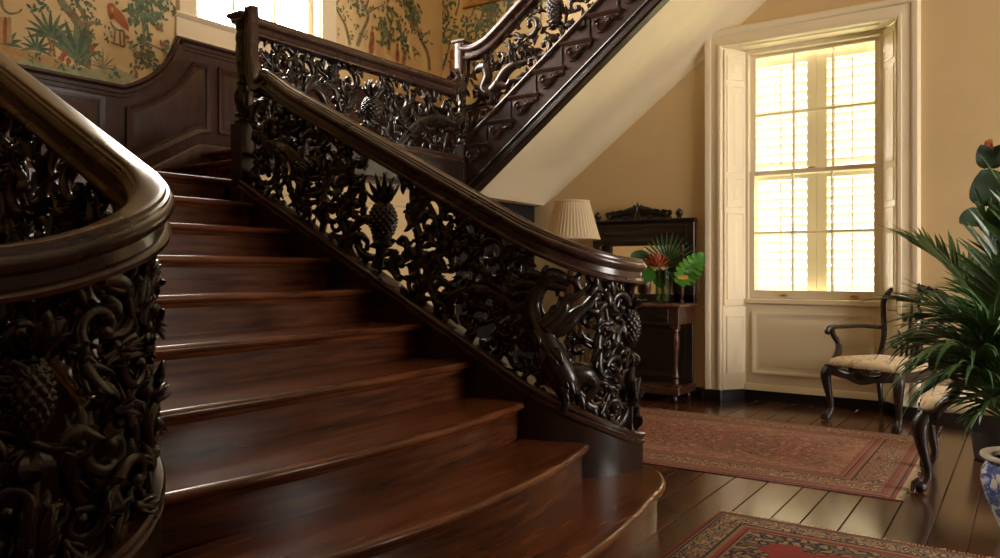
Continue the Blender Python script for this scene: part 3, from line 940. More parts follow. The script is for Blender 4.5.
    tree2([(437, 52), (434, 36), (431, 20), (426, 6), (424, -12)], [(433, 36, .08, 14), (440, 36, .11, 20), (448, 36, .09, 16), (454, 30, .07, 12), (445, 20, .09, 16), (447, 12, .08, 14), (432, 6, .09, 16), (420, 5, .08, 14)], .055)
    tree2([(437, 30), (442, 16), (448, 4)], [(449, 2, .08, 14)], .03)
    tree2([(449, 48), (452, 36), (456, 28)], [(457, 22, .06, 10)], .025)
    tree2([(470, 48), (468, 36), (466, 28)], [(466, 26, .09, 16), (471, 22, .07, 12), (476, 22, .06, 10), (467, 36, .09, 16), (462, 42, .07, 12), (472, 43, .06, 10)], .035)
    tree2([(483, 44), (482, 34)], [(481, 30, .10, 22), (483, 38, .07, 12)], .04)
    tree2([(493, 18), (490, 14)], [(489, 13, .07, 12), (497, 12, .07, 12)], .02)
    for a, b in ((452, 55), (451, 66)):
        x, y = B(a, b); P.blob(x, y, .03, .08, RU, rnd)
    for i in range(50):
        xx = rnd.uniform(-5.4, -2.6); zz = rnd.uniform(3.9, 4.9)
        if zz < 3.1+.75*(xx+4.2)+.7: continue
        P.stroke([(xx, zz-.25), (xx+.05, zz-.1), (xx, zz)], [.03, .02, .01], TK); P.cluster(xx, zz, .10, 16, GR, rnd)
    o = P.mb.build('wallpaper_print', mats, wall_paper_back, smooth=0, fix=False)
    o.data.transform(Matrix.Translation(-Vector(wall_paper_back.location)))
    tag(o, kind='structure')
wallpaper()

# gilt picture frame high on the landing wall
def picture():
    a = un(462, 9, y=YW-.03)
    x0, z0 = a.x, a.z
    root = thing('picture_frame', 'gilt picture frame high on the papered landing wall above the upper handrail', 'picture frame', (x0+.45, YW-.015, z0))
    s = MB()
    pr = [(0, .0), (0, .022), (.012, .034), (.03, .026), (.05, .018), (.055, 0)]
    w, h = .9, .62
    cs = ((x0, z0, 1, 1), (x0+w, z0, -1, 1), (x0+w, z0+h, -1, -1), (x0, z0+h, 1, -1), (x0, z0, 1, 1))
    s.loft([[(cx+sx*q, YW-.004-b, cz+sz*q) for q, b in pr] for cx, cz, sx, sz in cs], False, False)
    s.build('frame', M_GILT, root)
    MB().box(x0+.05, x0+w-.05, YW-.018, YW-.008, z0+.05, z0+h-.05).build('picture', motif('aged print', (.30, .20, .09), (.52, .38, .2)), root, smooth=0)
picture()

# ------------------------------------------------------------------ plan path of the two lower balustrades
class Plan:
    """straight run along +X, then a quarter turn outwards; sign +1 turns to +Y (right side), -1 to -Y"""
    def __init__(s, xs, y, xc, rad, sign, ext):
        s.xs, s.y, s.xc, s.rad, s.sign, s.ext = xs, y, xc, rad, sign, ext
        s.L1 = xc-xs; s.L2 = rad*PI/2; s.L = s.L1+s.L2+ext
    def pos(s, t):
        if t <= s.L1: return Vector((s.xs+t, s.y, 0)), Vector((0, s.sign, 0))
        if t <= s.L1+s.L2:
            a = (t-s.L1)/s.rad
            return Vector((s.xc+s.rad*math.sin(a), s.y+s.sign*s.rad*(1-math.cos(a)), 0)), Vector((-math.sin(a), s.sign*math.cos(a), 0))
        q = t-s.L1-s.L2
        return Vector((s.xc+s.rad, s.y+s.sign*(s.rad+q), 0)), Vector((-1, 0, 0))
def smax(a, b, k): 
    d = max(-50, min(50, (a-b)/k))
    return b+k*math.log1p(math.exp(d)) if d < 30 else a

class Panel:
    """a carved panel: s runs along the plan, z is height; map() bends it onto the plan"""
    def __init__(s, pos, zb, zt): s.pos, s.zb, s.zt = pos, zb, zt; s.mb = MB()
    def map(s, p):
        q, n = s.pos(p[0]); v = q+n*p[1]; return Vector((v.x, v.y, p[2]))
    # all curves are given as (s, z) lists
    def tube(s, pts, rad, w=0, n=7, per=4, mb=None, flat=1.0):
        P = catmull([(a, w if not isinstance(w, list) else w[i], b) for i, (a, b) in enumerate(pts)], per)
        (mb or s.mb).tube(P, lerp_list(rad, len(P)) if isinstance(rad, list) else rad, n, s.map, flat)
    def scroll(s, a, b, ang, size, hand, r=.02, w=0, eye=1.7, turn=1.0, mb=None):
        """volute starting at (a, b) with heading ang"""
        N = 24; x, z, th = a, b, ang; pts = []; rr = []
        for i in range(N+1):
            u = i/N
            pts.append((x, w+.012*math.sin(u*3), z)); rr.append(r*(1.05-.55*u))
            Rr = size*(.60*(1-u)**1.1+.13)
            ds = size*3.5*turn*(1-.72*u)/N
            x += math.cos(th)*ds; z += math.sin(th)*ds; th += hand*ds/Rr
        m = mb or s.mb
        m.tube(pts, rr, 7, s.map, 1.15)
        m.ball(pts[-1], r*eye*.72, 7, s.map)
        return pts
    def leaf(s, a, b, ang, L, wd, bend=0, curl=.0, w=0, mb=None, n=8, th=None):
        """one carved blade: grooved lens section, serrated edge, hooked tip"""
        x, z, t = a, b, ang; rings = []
        th = th or wd*.38
        for i in range(n+1):
            u = i/n
            ww = wd*.5*(math.sin(PI*min(1, .10+.90*u**.8))**.75+.02)
            dw = th*(.35+.65*math.sin(PI*min(1, .2+.8*u)))
            sx, sz = -math.sin(t), math.cos(t)
            o = w+curl*u*u
            ring = []
            for f, d in ((-1, .1), (-.62, .8), (-.25, .55), (0, .95), (.25, .55), (.62, .8), (1, .1), (.62, -.8), (0, -.9), (-.62, -.8)):
                ring.append(s.map(Vector((x+sx*f*ww, o+d*dw, z+sz*f*ww))))
            rings.append(ring)
            ds = L/n
            x += math.cos(t)*ds; z += math.sin(t)*ds; t += bend*(.4+1.4*u*u)/n
        (mb or s.mb).loft(rings)
    def acanthus(s, a, b, ang, L, bend=0, w=0, k=3, mb=None, curl=.02):
        """a main blade with pairs of side lobes"""
        s.leaf(a, b, ang, L, L*.40, bend, curl, w, mb, 9)
        x, z, t = a, b, ang
        st = L*.17
        for i in range(k):
            x += math.cos(t)*st; z += math.sin(t)*st; t += bend*.35/k
            l = L*(.50-.09*i)
            for sg in (1, -1):
                s.leaf(x, z, t+sg*(.75-.08*i), l, l*.44, -sg*.9+bend*.3, curl*1.2, w-.004, mb, 6)
    def pineapple(s, a, b, h, r, crown=1.0, w=0):
        """b is the bottom of the fruit"""
        m = MB(); nz, na = 40, 72; rings = []
        for i in range(nz+1):
            u = i/nz
            e = math.sin(PI*min(1, max(0, .07+.86*u**1.12)))**.55
            ring = []
            for j in range(na):
                an = 2*PI*j/na
                lat = abs(math.sin(6*an+u*17))*abs(math.sin(6*an-u*17))
                q = r*e*(.86+.20*lat)
                ring.append(s.map(Vector((a+q*math.cos(an), w+q*math.sin(an), b+h*u))))
            rings.append(ring)
        m.loft(rings)
        cr = MB()
        for k in range(11):
            an = PI/2+(k/10*2-1)*1.25
            s.leaf(a+.01*math.cos(an), b+h*.97, an, h*crown*(.72-.22*abs(k-5)/5), r*.42, (an-PI/2)*-1.3, .03*(1 if k % 2 else -1), w, cr, 7, r*.16)
        for k in range(6):
            an = PI/2+(k/5*2-1)*.7
            s.leaf(a, b+h*.97, an, h*crown*.45, r*.4, (an-PI/2)*-1.2, .05*(1 if k % 2 else -1), w+.015*(1 if k % 2 else -1), cr, 6, r*.16)
        cup = MB()
        for k in range(9):
            an = PI/2+(k/8*2-1)*1.5
            s.leaf(a, b-h*.10, an, h*.38, r*.6, (an-PI/2)*.7, 0, w+.02*(1 if k % 2 else -1), cup, 6, r*.25)
        cup.ball((a, w, b-h*.06), r*.62, 10, s.map, (1.25, 1.1, .55))
        cup.ball((a, w, b-h*.17), r*.42, 10, s.map, (1, 1, .6))
        return m, cr, cup
    def fill(s, s0, s1, seed, avoid=(), rmax=.13, stem=.02, tries=900, dens=1.0, back=True):
        """rinceau: packed volutes of falling size, each sprouting acanthus blades, tied by stems"""
        rnd = random.Random(seed)
        C = [list(a)+[1] for a in avoid]
        if back: s.fill(s0, s1, seed+500, [(q[0], q[1], q[2]*1.0) for q in avoid], .075, .014, 260, .6, False)
        wo = 0 if (back or rmax > .09) else -.018
        new = []
        for lo, hi, ntry, ov in ((max(.09, rmax*.72), rmax, tries, .93), (.055, .085, tries, .93), (.032, .050, int(tries*1.2*dens), .93)):
            if lo >= hi: continue
            for _ in range(ntry):
                a = rnd.uniform(s0, s1); rr = rnd.uniform(lo, hi)
                zb, zt = s.zb(a), s.zt(a)
                if zt-zb < 2*rr*.9: continue
                b = rnd.uniform(zb+rr*.85, zt-rr*.85)
                if a-rr < s0-.01 or a+rr > s1+.01: continue
                if any((a-q[0])**2+(b-q[1])**2 < ((rr+q[2])*ov)**2 for q in C): continue
                C.append([a, b, rr, 0]); new.append((a, b, rr))
        for i, (a, b, rr) in enumerate(new):
            hand = rnd.choice((1, -1)); st = rnd.uniform(0, 2*PI); w = wo+rnd.uniform(-.012, .012)
            x, z = a+rr*math.cos(st), b+rr*math.sin(st)
            if rr > .05:
                s.scroll(x, z, st+hand*PI/2, rr*1.30, hand, max(.015, min(stem*1.35, rr*.23)), w)
                nl = 3 if rr < .085 else 5
                for k in range(nl):
                    t = st-hand*(.25+k*5.4/nl)
                    lx, lz = a+rr*.88*math.cos(t), b+rr*.88*math.sin(t)
                    s.acanthus(lx, lz, t-hand*(PI/2)+hand*.60, rr*rnd.uniform(1.05, 1.35), -hand*1.5, w+rnd.uniform(0, .012), 2, curl=rnd.choice((.03, -.02)))
                s.acanthus(a-rr*.3*math.cos(st), b-rr*.3*math.sin(st), st+hand*2, rr*.75, hand*1.6, w+.014, 2)
            else:
                for k in range(3):
                    t = st+k*2.0
                    s.leaf(a-rr*.5*math.cos(t), b-rr*.5*math.sin(t), t, rr*1.9, rr*.95, hand*1.3, .012*(1 if k % 2 else -1), w, None, 7)
                s.mb.ball((a, w, b), rr*.34, 7, s.map)
        # stems between near neighbours
        for i, (a, b, rr) in enumerate(new):
            if rr < .05: continue
            ds = sorted(((a-q[0])**2+(b-q[1])**2, j) for j, q in enumerate(new) if j != i and q[2] > .045)[:2]
            for d2, j in ds:
                if j < i and d2 > .08: continue
                q = new[j]
                t = math.atan2(q[1]-b, q[0]-a); o = rnd.choice((1, -1))*.9
                p0 = (a+rr*math.cos(t+o), b+rr*math.sin(t+o)); p1 = (q[0]+q[2]*math.cos(t+PI+o), q[1]+q[2]*math.sin(t+PI+o))
                s.tube([p0, ((p0[0]*2+p1[0])/3+.012*math.sin(t), (p0[1]*2+p1[1])/3), ((p0[0]+2*p1[0])/3, (p0[1]+2*p1[1])/3-.012), p1], [.011, .015, .014, .010], 0, 6, 3)
        if rmax < .09: return
        # little ties to the rail and the string
        n = int((s1-s0)/.085)
        for i in range(n):
            a = s0+(i+.5)*(s1-s0)/n
            for top in (0, 1):
                if any(abs(a-q[0]) < q[2]*.7 for q in avoid): continue
                z = s.zt(a)+.008 if top else s.zb(a)-.008
                sg = -1 if top else 1
                s.leaf(a, z, sg*PI/2+rnd.uniform(-.7, .7), rnd.uniform(.06, .11), .035, rnd.choice((1, -1))*1.4, .01, rnd.uniform(-.01, .01), None, 6)

RAILP = [(-.030, -.132), (-.047, -.128), (-.050, -.116), (-.044, -.106), (-.034, -.100), (-.034, -.072), (-.044, -.066), (-.056, -.060), (-.062, -.048),
         (-.062, -.036), (-.056, -.027), (-.050, -.024), (-.049, -.015), (-.040, -.012), (-.037, -.003), (-.024, .002), (-.012, -.0005), (0, .003)]
RAILP = RAILP+[(-a, b) for a, b in RAILP[-2::-1]]
STRP = [(-.052, -.05), (-.060, -.045), (-.064, -.030), (-.056, -.024), (-.056, -.014), (-.066, -.008), (-.066, .004), (-.056, .012), (-.046, .013), (0, .013)]
STRP = STRP+[(-a, b) for a, b in STRP[-2::-1]]

def lower_balustrade(root, plan, s_start, goose, zend_b=.345, zend_t=1.243, lift=.083, slim=1.0):
    """string, capping and handrail of one lower balustrade; returns its panel"""
    sC = plan.L1
    def zlin(t): return NL(plan.xs+t) if t <= sC else NL(plan.xc)-(t-sC)*SL
    zb = lambda t: smax(zlin(t)+lift, zend_b, .035)
    ztop = lambda t: smax(zlin(t)+.862, zend_t, .055)
    n = 90
    S = [s_start+(plan.L-s_start)*i/n for i in range(n+1)]
    # capping of the string
    pts, sides = [], []
    for t in S:
        p, nm = plan.pos(t); pts.append((p.x, p.y, zb(t)-.013)); sides.append(nm*plan.sign)
    m = MB(); m.sweep(pts, sides, [(a*slim, b) for a, b in STRP]); m.build('string_capping', M_RAIL, root)
    # string face and spandrel
    m = MB(); rings = []
    for t in S:
        p, nm = plan.pos(t)
        zlo = .18 if t > sC+.06 else (0.0 if t < sC-.02 else .18)
        zlo = .18 if p.x > -2.14 else 0.0
        h = .050*slim
        rings.append([tuple(p+nm*h+Vector((0, 0, zb(t)-.05))), tuple(p-nm*h+Vector((0, 0, zb(t)-.05))), tuple(p-nm*h+Vector((0, 0, zlo))), tuple(p+nm*h+Vector((0, 0, zlo)))])
    m.loft(rings); m.build('string', M_STRING, root)
    # handrail
    pts, sides, sc0 = [], [], []
    if goose:
        gx, gz = goose                 # plane of the vertical part and its top
        t1 = 0.46
        xb = plan.xs+t1; zb1 = ztop(t1)
        P = [(gx, plan.y, gz), (gx, plan.y, gz-.12), (gx, plan.y, zb1+.30), (gx+.012, plan.y, zb1+.20), (gx+.05, plan.y, zb1+.12), (gx+.12, plan.y, zb1+.045+.05), (xb, plan.y, zb1)]
        P[5] = (gx+.12, plan.y, ztop(gx+.12-plan.xs)+.02)
        P = catmull(P, 5)
        for i, p in enumerate(P[:-1]):
            pts.append(tuple(p)); sides.append(Vector((0, plan.sign, 0))*plan.sign); sc0.append(.62+.38*max(0, (i/(len(P)-2)-.45)/.55))
        S2 = [t1+(plan.L-t1)*i/n for i in range(n+1)]
    else:
        S2 = S
    for t in S2:
        p, nm = plan.pos(t); pts.append((p.x, p.y, ztop(t))); sides.append(nm*plan.sign)
    sc_ = None
    # rounded end
    e = Vector(pts[-1]); d = (e-Vector(pts[-2])).normalized()
    sc_ = sc0+[1.0]*(len(pts)-len(sc0))
    for q, k in ((.015, .985), (.028, .93), (.036, .80)):
        pts.append(tuple(e+d*q)); sides.append(sides[-1]); sc_.append(k)
    m = MB(); m.sweep(pts, sides, RAILP, True, sc_); m.build('handrail', M_RAIL, root)
    return Panel(plan.pos, lambda t: zb(t)+.002, lambda t: ztop(t)-.140)

# beasts are carved as tapering limbs that run into each other
def limb(P, pts, rad, mb, w=0, n=14, flat=1.0):
    P.tube(pts, rad, w, n, 5, mb, flat)

# ------------------------------------------------------------------ lower flight, right balustrade
PR = Plan(-4.23, YR, -2.06, .36, 1, .10)
rb = thing('balustrade', 'pierced carved balustrade down the far side of the lower flight, with a large pineapple', 'balustrade', (-2.6, YR, 0), group='carved balustrades of the stair')
pan = lower_balustrade(rb, PR, 0.0, (-4.145, 2.90))
def RS(px, py):
    """photo point on the straight part of the right panel -> (s, z)"""
    p = un(px, py, y=YR); return (p.x-PR.xs, p.z)
# pineapple with crown
a, b = RS(383, 241)
fr, cr, cup = pan.pineapple(a, b, .222, .083, 1.15)
av = [(a, b+.06, .165), (a, b+.20, .165), (a, b+.36, .11)]
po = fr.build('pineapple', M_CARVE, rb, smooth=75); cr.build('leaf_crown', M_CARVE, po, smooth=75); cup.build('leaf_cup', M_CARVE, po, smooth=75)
# stem and flanking scrolls under the fruit
m = pan.mb
pan.tube([RS(383, 243), RS(380, 256), RS(377, 268)], [.04, .03, .045])
for sg, pts in ((1, [(386, 262), (400, 262), (408, 250), (404, 238), (398, 243)]), (-1, [(380, 258), (366, 256), (358, 246), (360, 234), (366, 240)])):
    pan.tube([RS(*p) for p in pts], [.022, .026, .024, .018, .02])
# tall leafy stems beside the fruit
for pts in ([(345, 262), (348, 240), (343, 222), (346, 205), (352, 190)], [(362, 268), (350, 250), (352, 230), (362, 218)],
            [(322, 232), (326, 210), (323, 190), (330, 172), (340, 150)], [(420, 290), (416, 270), (420, 240), (414, 215), (420, 200)],
            [(440, 305), (430, 285), (432, 262), (441, 245), (434, 232)]):
    q = [RS(*p) for p in pts]
    pan.tube(q, [.022, .026, .024, .020, .014][:len(q)])
    for i in range(1, len(q)):
        t = math.atan2(q[i][1]-q[i-1][1], q[i][0]-q[i-1][0])
        for sg in (1, -1):
            pan.acanthus(q[i][0], q[i][1], t+sg*.8, .11, sg*1.2, .01*sg, 2)
# long acanthus sweep, the tail of the rearing beast
q = [RS(*p) for p in ((436, 306), (452, 296), (470, 289), (490, 292), (510, 305), (524, 322))]
pan.tube(q, [.016, .028, .036, .042, .05, .06], .008)
for i in range(1, 5):
    for sg in (1, -1): pan.acanthus(q[i][0], q[i][1], math.atan2(q[i-1][1]-q[i][1], q[i-1][0]-q[i][0])+sg*.55, .15, -sg*1.2, .012, 2)
# rearing beast
bm_ = MB()
limb(pan, [RS(*p) for p in ((568, 402), (561, 382), (551, 358), (541, 336), (534, 318), (533, 303), (537, 291), (543, 283))], [.045, .078, .074, .070, .064, .050, .042, .036], bm_)
limb(pan, [RS(*p) for p in ((540, 286), (548, 277), (556, 277), (562, 281), (566, 284))], [.040, .046, .038, .028, .020], bm_)
limb(pan, [RS(*p) for p in ((548, 284), (556, 287), (563, 289))], [.032, .024, .014], bm_)
for w_ in (.02, -.02): limb(pan, [RS(*p) for p in ((545, 276), (544, 270), (546, 265))], [.016, .013, .004], bm_, w_)
for w_ in (.034, -.034): bm_.ball((RS(553, 275)[0], w_, RS(553, 275)[1]), .011, 8, pan.map)
limb(pan, [RS(*p) for p in ((545, 330), (560, 327), (572, 315), (581, 309), (590, 300), (596, 300))], [.058, .046, .034, .027, .026, .016], bm_, .014)
limb(pan, [RS(*p) for p in ((545, 326), (558, 313), (562, 302), (570, 297), (577, 293))], [.050, .036, .026, .022, .016], bm_, -.024)
limb(pan, [RS(*p) for p in ((561, 378), (580, 378), (589, 392), (580, 406), (590, 414), (598, 413))], [.075, .058, .036, .028, .026, .016], bm_, .014)
for i, p in enumerate(((538, 276), (533, 284), (529, 293), (527, 304), (527, 316), (530, 328))):
    qq = RS(*p)
    for w_ in (.0, .028, -.028): pan.leaf(qq[0]+.03, qq[1], PI*(.98+.05*i)+w_*8, .11, .042, .9, w_, w_, bm_, 7)
rnd_ = random.Random(5)
for i in range(26):
    px, py = rnd_.choice(((567, 396), (561, 380), (553, 362), (546, 346), (540, 332), (550, 352), (557, 372)))
    qq = RS(px+rnd_.uniform(-6, 6), py+rnd_.uniform(-5, 5)); pan.leaf(qq[0], qq[1], -PI/2+rnd_.uniform(-.5, .5)+.3, .085, .035, rnd_.uniform(-.6, .6), -.012, -.060 if i % 2 else .060, bm_, 6)
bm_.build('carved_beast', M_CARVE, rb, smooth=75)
av += [(RS(548, 345)[0], RS(548, 345)[1], .10), (RS(534, 300)[0], RS(534, 300)[1], .08), (RS(550, 268)[0], RS(550, 268)[1], .07), (RS(575, 385)[0], RS(575, 385)[1], .07), (RS(575, 305)[0], RS(575, 305)[1], .05)]
# little winged beast near the top newel
b2 = MB()
limb(pan, [RS(*p) for p in ((312, 178), (303, 165), (292, 154), (279, 148), (270, 146), (266, 136), (268, 126))], [.028, .048, .058, .052, .042, .034, .028], b2)
limb(pan, [RS(*p) for p in ((268, 127), (273, 121), (280, 123), (285, 127))], [.032, .036, .028, .016], b2)
limb(pan, [RS(*p) for p in ((272, 150), (264, 158), (268, 168), (260, 172))], [.036, .026, .02, .022], b2, .014)
limb(pan, [RS(*p) for p in ((298, 162), (296, 176), (306, 184), (298, 192))], [.045, .032, .022, .022], b2, .014)
limb(pan, [RS(*p) for p in ((312, 178), (322, 176), (324, 160), (316, 150), (310, 156))], [.026, .022, .02, .018, .016], b2)
for i in range(4):
    qq = RS(278+i*4, 142+i*2); pan.leaf(qq[0], qq[1], 1.2+.25*i, .13, .05, .9, .02, .02, b2, 8)
rb2_ = random.Random(8)
for i in range(26):
    u_ = i/25; qq = RS(272+38*u_+rb2_.uniform(-3, 3), 147+24*u_*u_+rb2_.uniform(-6, 6))
    pan.leaf(qq[0], qq[1], -.6+rb2_.uniform(-.5, .5), .075, .034, rb2_.uniform(-.6, .6), 0, -.048 if i % 2 else .046, b2, 6)
b2.build('carved_beast', M_CARVE, rb, smooth=75)
av += [(RS(288, 152)[0], RS(288, 152)[1], .075), (RS(270, 138)[0], RS(270, 138)[1], .05), (RS(304, 170)[0], RS(304, 170)[1], .05)]
for p in ((348, 225), (326, 200), (417, 245), (434, 265)): av.append((*RS(*p), .045))
for p in ((455, 296), (490, 293)): av.append((*RS(*p), .05))
pan.fill(.06, PR.L-.10, 11, av, .12, .022, 1200)
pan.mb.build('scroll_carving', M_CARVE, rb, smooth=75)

# ------------------------------------------------------------------ newel posts
def end_newel(plan, t, label):
    p, nm = plan.pos(t)
    root = thing('newel_post', label, 'newel post', (p.x, p.y, .34), group='newel posts of the stair')
    P = Panel(lambda s: (Vector((p.x+s, p.y, 0)), Vector((0, 1, 0))), lambda s: .345, lambda s: 1.10)
    # pedestal of scrolling leaves, bud, fruit, crown
    m = MB()
    m.lathe([(.050, .345), (.052, .36), (.036, .38), (.030, .50), (.034, .62), (.026, .66), (.030, .70)], (p.x, p.y, 0), 16)
    for k in range(10):
        a = 2*PI*k/10
        Q = Panel(lambda s, a=a: (Vector((p.x+math.cos(a)*s, p.y+math.sin(a)*s, 0)), Vector((-math.sin(a), math.cos(a), 0))), None, None)
        Q.acanthus(.020, .355+(k % 2)*.14, 1.48, .15, -.7, 0, 2, m, .0)
        Q.scroll(.022, .40+(k % 2)*.13, 1.3, .026, 1 if k % 3 else -1, .009, 0, mb=m)
    m.build('leaf_carving', M_CARVE, root, smooth=75)
    m = MB(); rings = []
    for i in range(9):
        u = i/8
        rings.append([(p.x+(.014+.040*math.sin(PI*u)**.8)*(1+.12*math.cos(8*2*PI*j/32))*math.cos(2*PI*j/32), p.y+(.014+.040*math.sin(PI*u)**.8)*(1+.12*math.cos(8*2*PI*j/32))*math.sin(2*PI*j/32), .685+.085*u) for j in range(32)])
    m.loft(rings); m.build('bud', M_CARVE, root)
    fr, cr, cup = P.pineapple(0, .79, .20, .058, .55)
    po = fr.build('pineapple', M_CARVE, root, smooth=75)
    m = MB()
    for k in range(14):
        a = 2*PI*k/14
        Q = Panel(lambda s, a=a: (Vector((p.x+math.cos(a)*s, p.y+math.sin(a)*s, 0)), Vector((-math.sin(a), math.cos(a), 0))), None, None)
        Q.leaf(.012, .98, 1.35-.5*(k % 2), .10, .03, -1.1, 0, 0, m, 6)
    m.lathe([(.03, .98), (.018, 1.03), (.03, 1.10), (.05, 1.115)], (p.x, p.y, 0), 12)
    m.build('leaf_crown', M_CARVE, po, smooth=75)
    return root
end_newel(PR, PR.L-.055, 'carved pineapple newel post ending the far balustrade at the stair foot')

def landing_newel(x, y, z0, zblock, ztop, label, w=.062, capw=.085):
    root = thing('newel_post', label, 'newel post', (x, y, z0), group='newel posts of the stair')
    m = MB(); m.bbox(x-w, x+w, y-w, y+w, z0, zblock, .006)
    m.build('base_block', M_STRING, root)
    H = ztop-.05-zblock
    m = MB(); rings = []
    prof = [(0, 1.0), (.02, 1.05), (.035, .80), (.06, .72), (.075, .92), (.09, .92), (.11, .62), (.16, .70), (.22, .86), (.29, .92), (.34, .74), (.37, .62), (.385, .8), (.40, .8), (.42, .62), (.55, .68), (.70, .76), (.82, .82), (.90, .66), (.93, .8), (.96, .9), (1.0, .95)]
    n = 32
    zz = []
    for i in range(len(prof)-1):
        (u0, r0), (u1, r1) = prof[i], prof[i+1]
        k = max(1, int((u1-u0)/.02))
        for q in range(k): zz.append((u0+(u1-u0)*q/k, r0+(r1-r0)*q/k))
    zz.append(prof[-1])
    for u, r in zz:
        ring = []
        for j in range(n):
            a = 2*PI*j/n
            tw = 0
            if .43 < u < .89: tw = .13*math.cos(5*a+u*26)
            elif .12 < u < .33: tw = .10*math.cos(8*a)
            q = w*r*(1+tw)
            ring.append((x+q*math.cos(a), y+q*math.sin(a), zblock+H*u))
        rings.append(ring)
    m.loft(rings); m.build('turned_shaft', M_CARVE, root)
    m = MB()
    c = capw
    rings = [[(x+q*a, y+q*b, z) for a, b in ((-1, -1), (1, -1), (1, 1), (-1, 1))] for q, z in ((c*.62, ztop-.062), (c*.72, ztop-.052), (c*.72, ztop-.04), (c*.95, ztop-.028), (c, ztop-.022), (c, ztop-.006), (c*.9, ztop))]
    m.loft(rings); m.build('cap', M_RAIL, root, smooth=25)
    return root
N1X, N1Y = -4.275, YR
landing_newel(N1X, N1Y, 1.62, 2.15, 2.868, 'tall carved newel post with square cap at the head of the lower flight', .056, .075)
N2X, N2Y = -4.25, 5.62
landing_newel(N2X, N2Y, 1.90, 2.32, 3.265, 'carved newel post where the landing balustrade meets the upper flight', .058, .07)

# ------------------------------------------------------------------ lower flight, left balustrade
PL = Plan(-4.23, YL-.02, -2.215, .28, -1, .70)
lb = thing('balustrade', 'pierced carved balustrade on the near left of the lower flight, its rail curving level', 'balustrade', (-2.6, YL, 0), group='carved balustrades of the stair')
panL = lower_balustrade(lb, PL, 0.0, None, .30, 1.226, .035, .58)
panL.fill(.05, PL.L-.02, 23, [(PL.L1+PL.L2+.15, .90, .09), (PL.L1+PL.L2+.15, .72, .05), (PL.L1+PL.L2+.15, .50, .06)], .125, .021, 1200)
panL.mb.build('scroll_carving', M_CARVE, lb, smooth=75)
end_newel(PL, PL.L1+PL.L2+.15, 'carved pineapple newel post under the near left rail')

# ------------------------------------------------------------------ lower flight: treads, risers
st = thing('staircase', 'lower flight of worn red-brown steps between two carved balustrades', 'staircase', (-2.8, YC, 0), group='flights of the staircase')
HW = (YR-YL)/2
BOW = {2: .115, 3: .085, 4: .03}
def nose(k, y):
    b = BOW.get(k, 0)
    v = (y-YC)/HW
    return X0-k*T+b*(1-v*v)-b*.55
NOSE = [(0, 0), (-.004, .014-.0), (0, 0)]
def tread_prof():
    pr = [(-.42, 0.0), (-.03, 0.0)]
    for i in range(7):
        a = PI/2-PI*i/6
        pr.append((-.019+.019*math.cos(a), -.019+.019*math.sin(a)))
    pr += [(-.030, -.038), (-.032, -.052), (-.042, -.062), (-.42, -.062)]
    return pr
TP = tread_prof()
for k in range(2, 10):
    y0, y1 = YL+.049, YR-.049
    if k == 2: y0, y1 = .98, YR+.02
    if k == 3: y0 = 1.19
    n = 20
    m = MB()
    rings = []
    for i in range(n+1):
        y = y0+(y1-y0)*i/n; x = nose(k, y)
        back = X0-(k+1)*T-.05-x
        rings.append([(x+(a if a > -.4 else back), y, k*R+b) for a, b in TP])
    m.loft(rings); m.build('tread', M_TREAD, st)
    m = MB(); rings = []
    for i in range(n+1):
        y = y0+(y1-y0)*i/n; x = nose(k, y)-.040
        rings.append([(x, y, k*R-.055), (x, y, (k-1)*R-.004), (x-.03, y, (k-1)*R-.004), (x-.03, y, k*R-.055)])
    m.loft(rings); m.build('riser', M_RISER, st)
# curtail bottom step: bowed front, ends wrapped round the two curved strings
def curtail():
    pts = []
    # right half of the outline, going from the middle to the back of the round end
    def half(y): 
        v = (y-YC)/HW
        return X0-T+.03-.10*v*v
    ys = [YC+(YR-.02-YC)*i/12 for i in range(13)]
    R_ = [(half(y), y) for y in ys]
    curl = catmull([(R_[-1][0], R_[-1][1], 0), (-1.398, 3.37, 0), (-1.428, 3.49, 0), (-1.482, 3.60, 0), (-1.56, 3.70, 0), (-1.69, 3.765, 0), (-1.83, 3.77, 0), (-1.96, 3.71, 0), (-2.05, 3.60, 0), (-2.10, 3.45, 0), (-2.11, 3.25, 0)], 4)
    R_ += [(p.x, p.y) for p in curl[1:]]
    L_ = [(x, 2*YC-y) for x, y in R_[1:]]
    return R_[::-1]+L_          # closed loop, +Y end first
loop = [Vector((x, y)) for x, y in curtail()]
n = len(loop)
def off_loop(o):
    out = []
    for i in range(n):
        a, b, c = loop[i-1], loop[i], loop[(i+1) % n]
        e = (c-a).normalized(); nn = Vector((-e.y, e.x))
        out.append(b+nn*o)
    return out
cen = sum((p for p in loop), Vector((0, 0)))/n
tst = off_loop(.01); SGN = 1 if (tst[n//2]-loop[n//2]).x > 0 else -1
m = MB(); rings = []
for a, b in [(-.03, 0)]+[(-.019+.019*math.cos(PI/2-PI*i/6), -.019+.019*math.sin(PI/2-PI*i/6)) for i in range(7)]+[(-.03, -.038), (-.034, -.054), (-.045, -.060)]:
    rings.append([(q.x, q.y, R+b) for q in off_loop(a*SGN)])
m.loft(rings); m.build('tread', M_TREAD, st)
m = MB(); m.loft([[(q.x, q.y, z) for q in off_loop(-.042*SGN)] for z in (0, R-.055)])
m.build('riser', M_RISER, st)

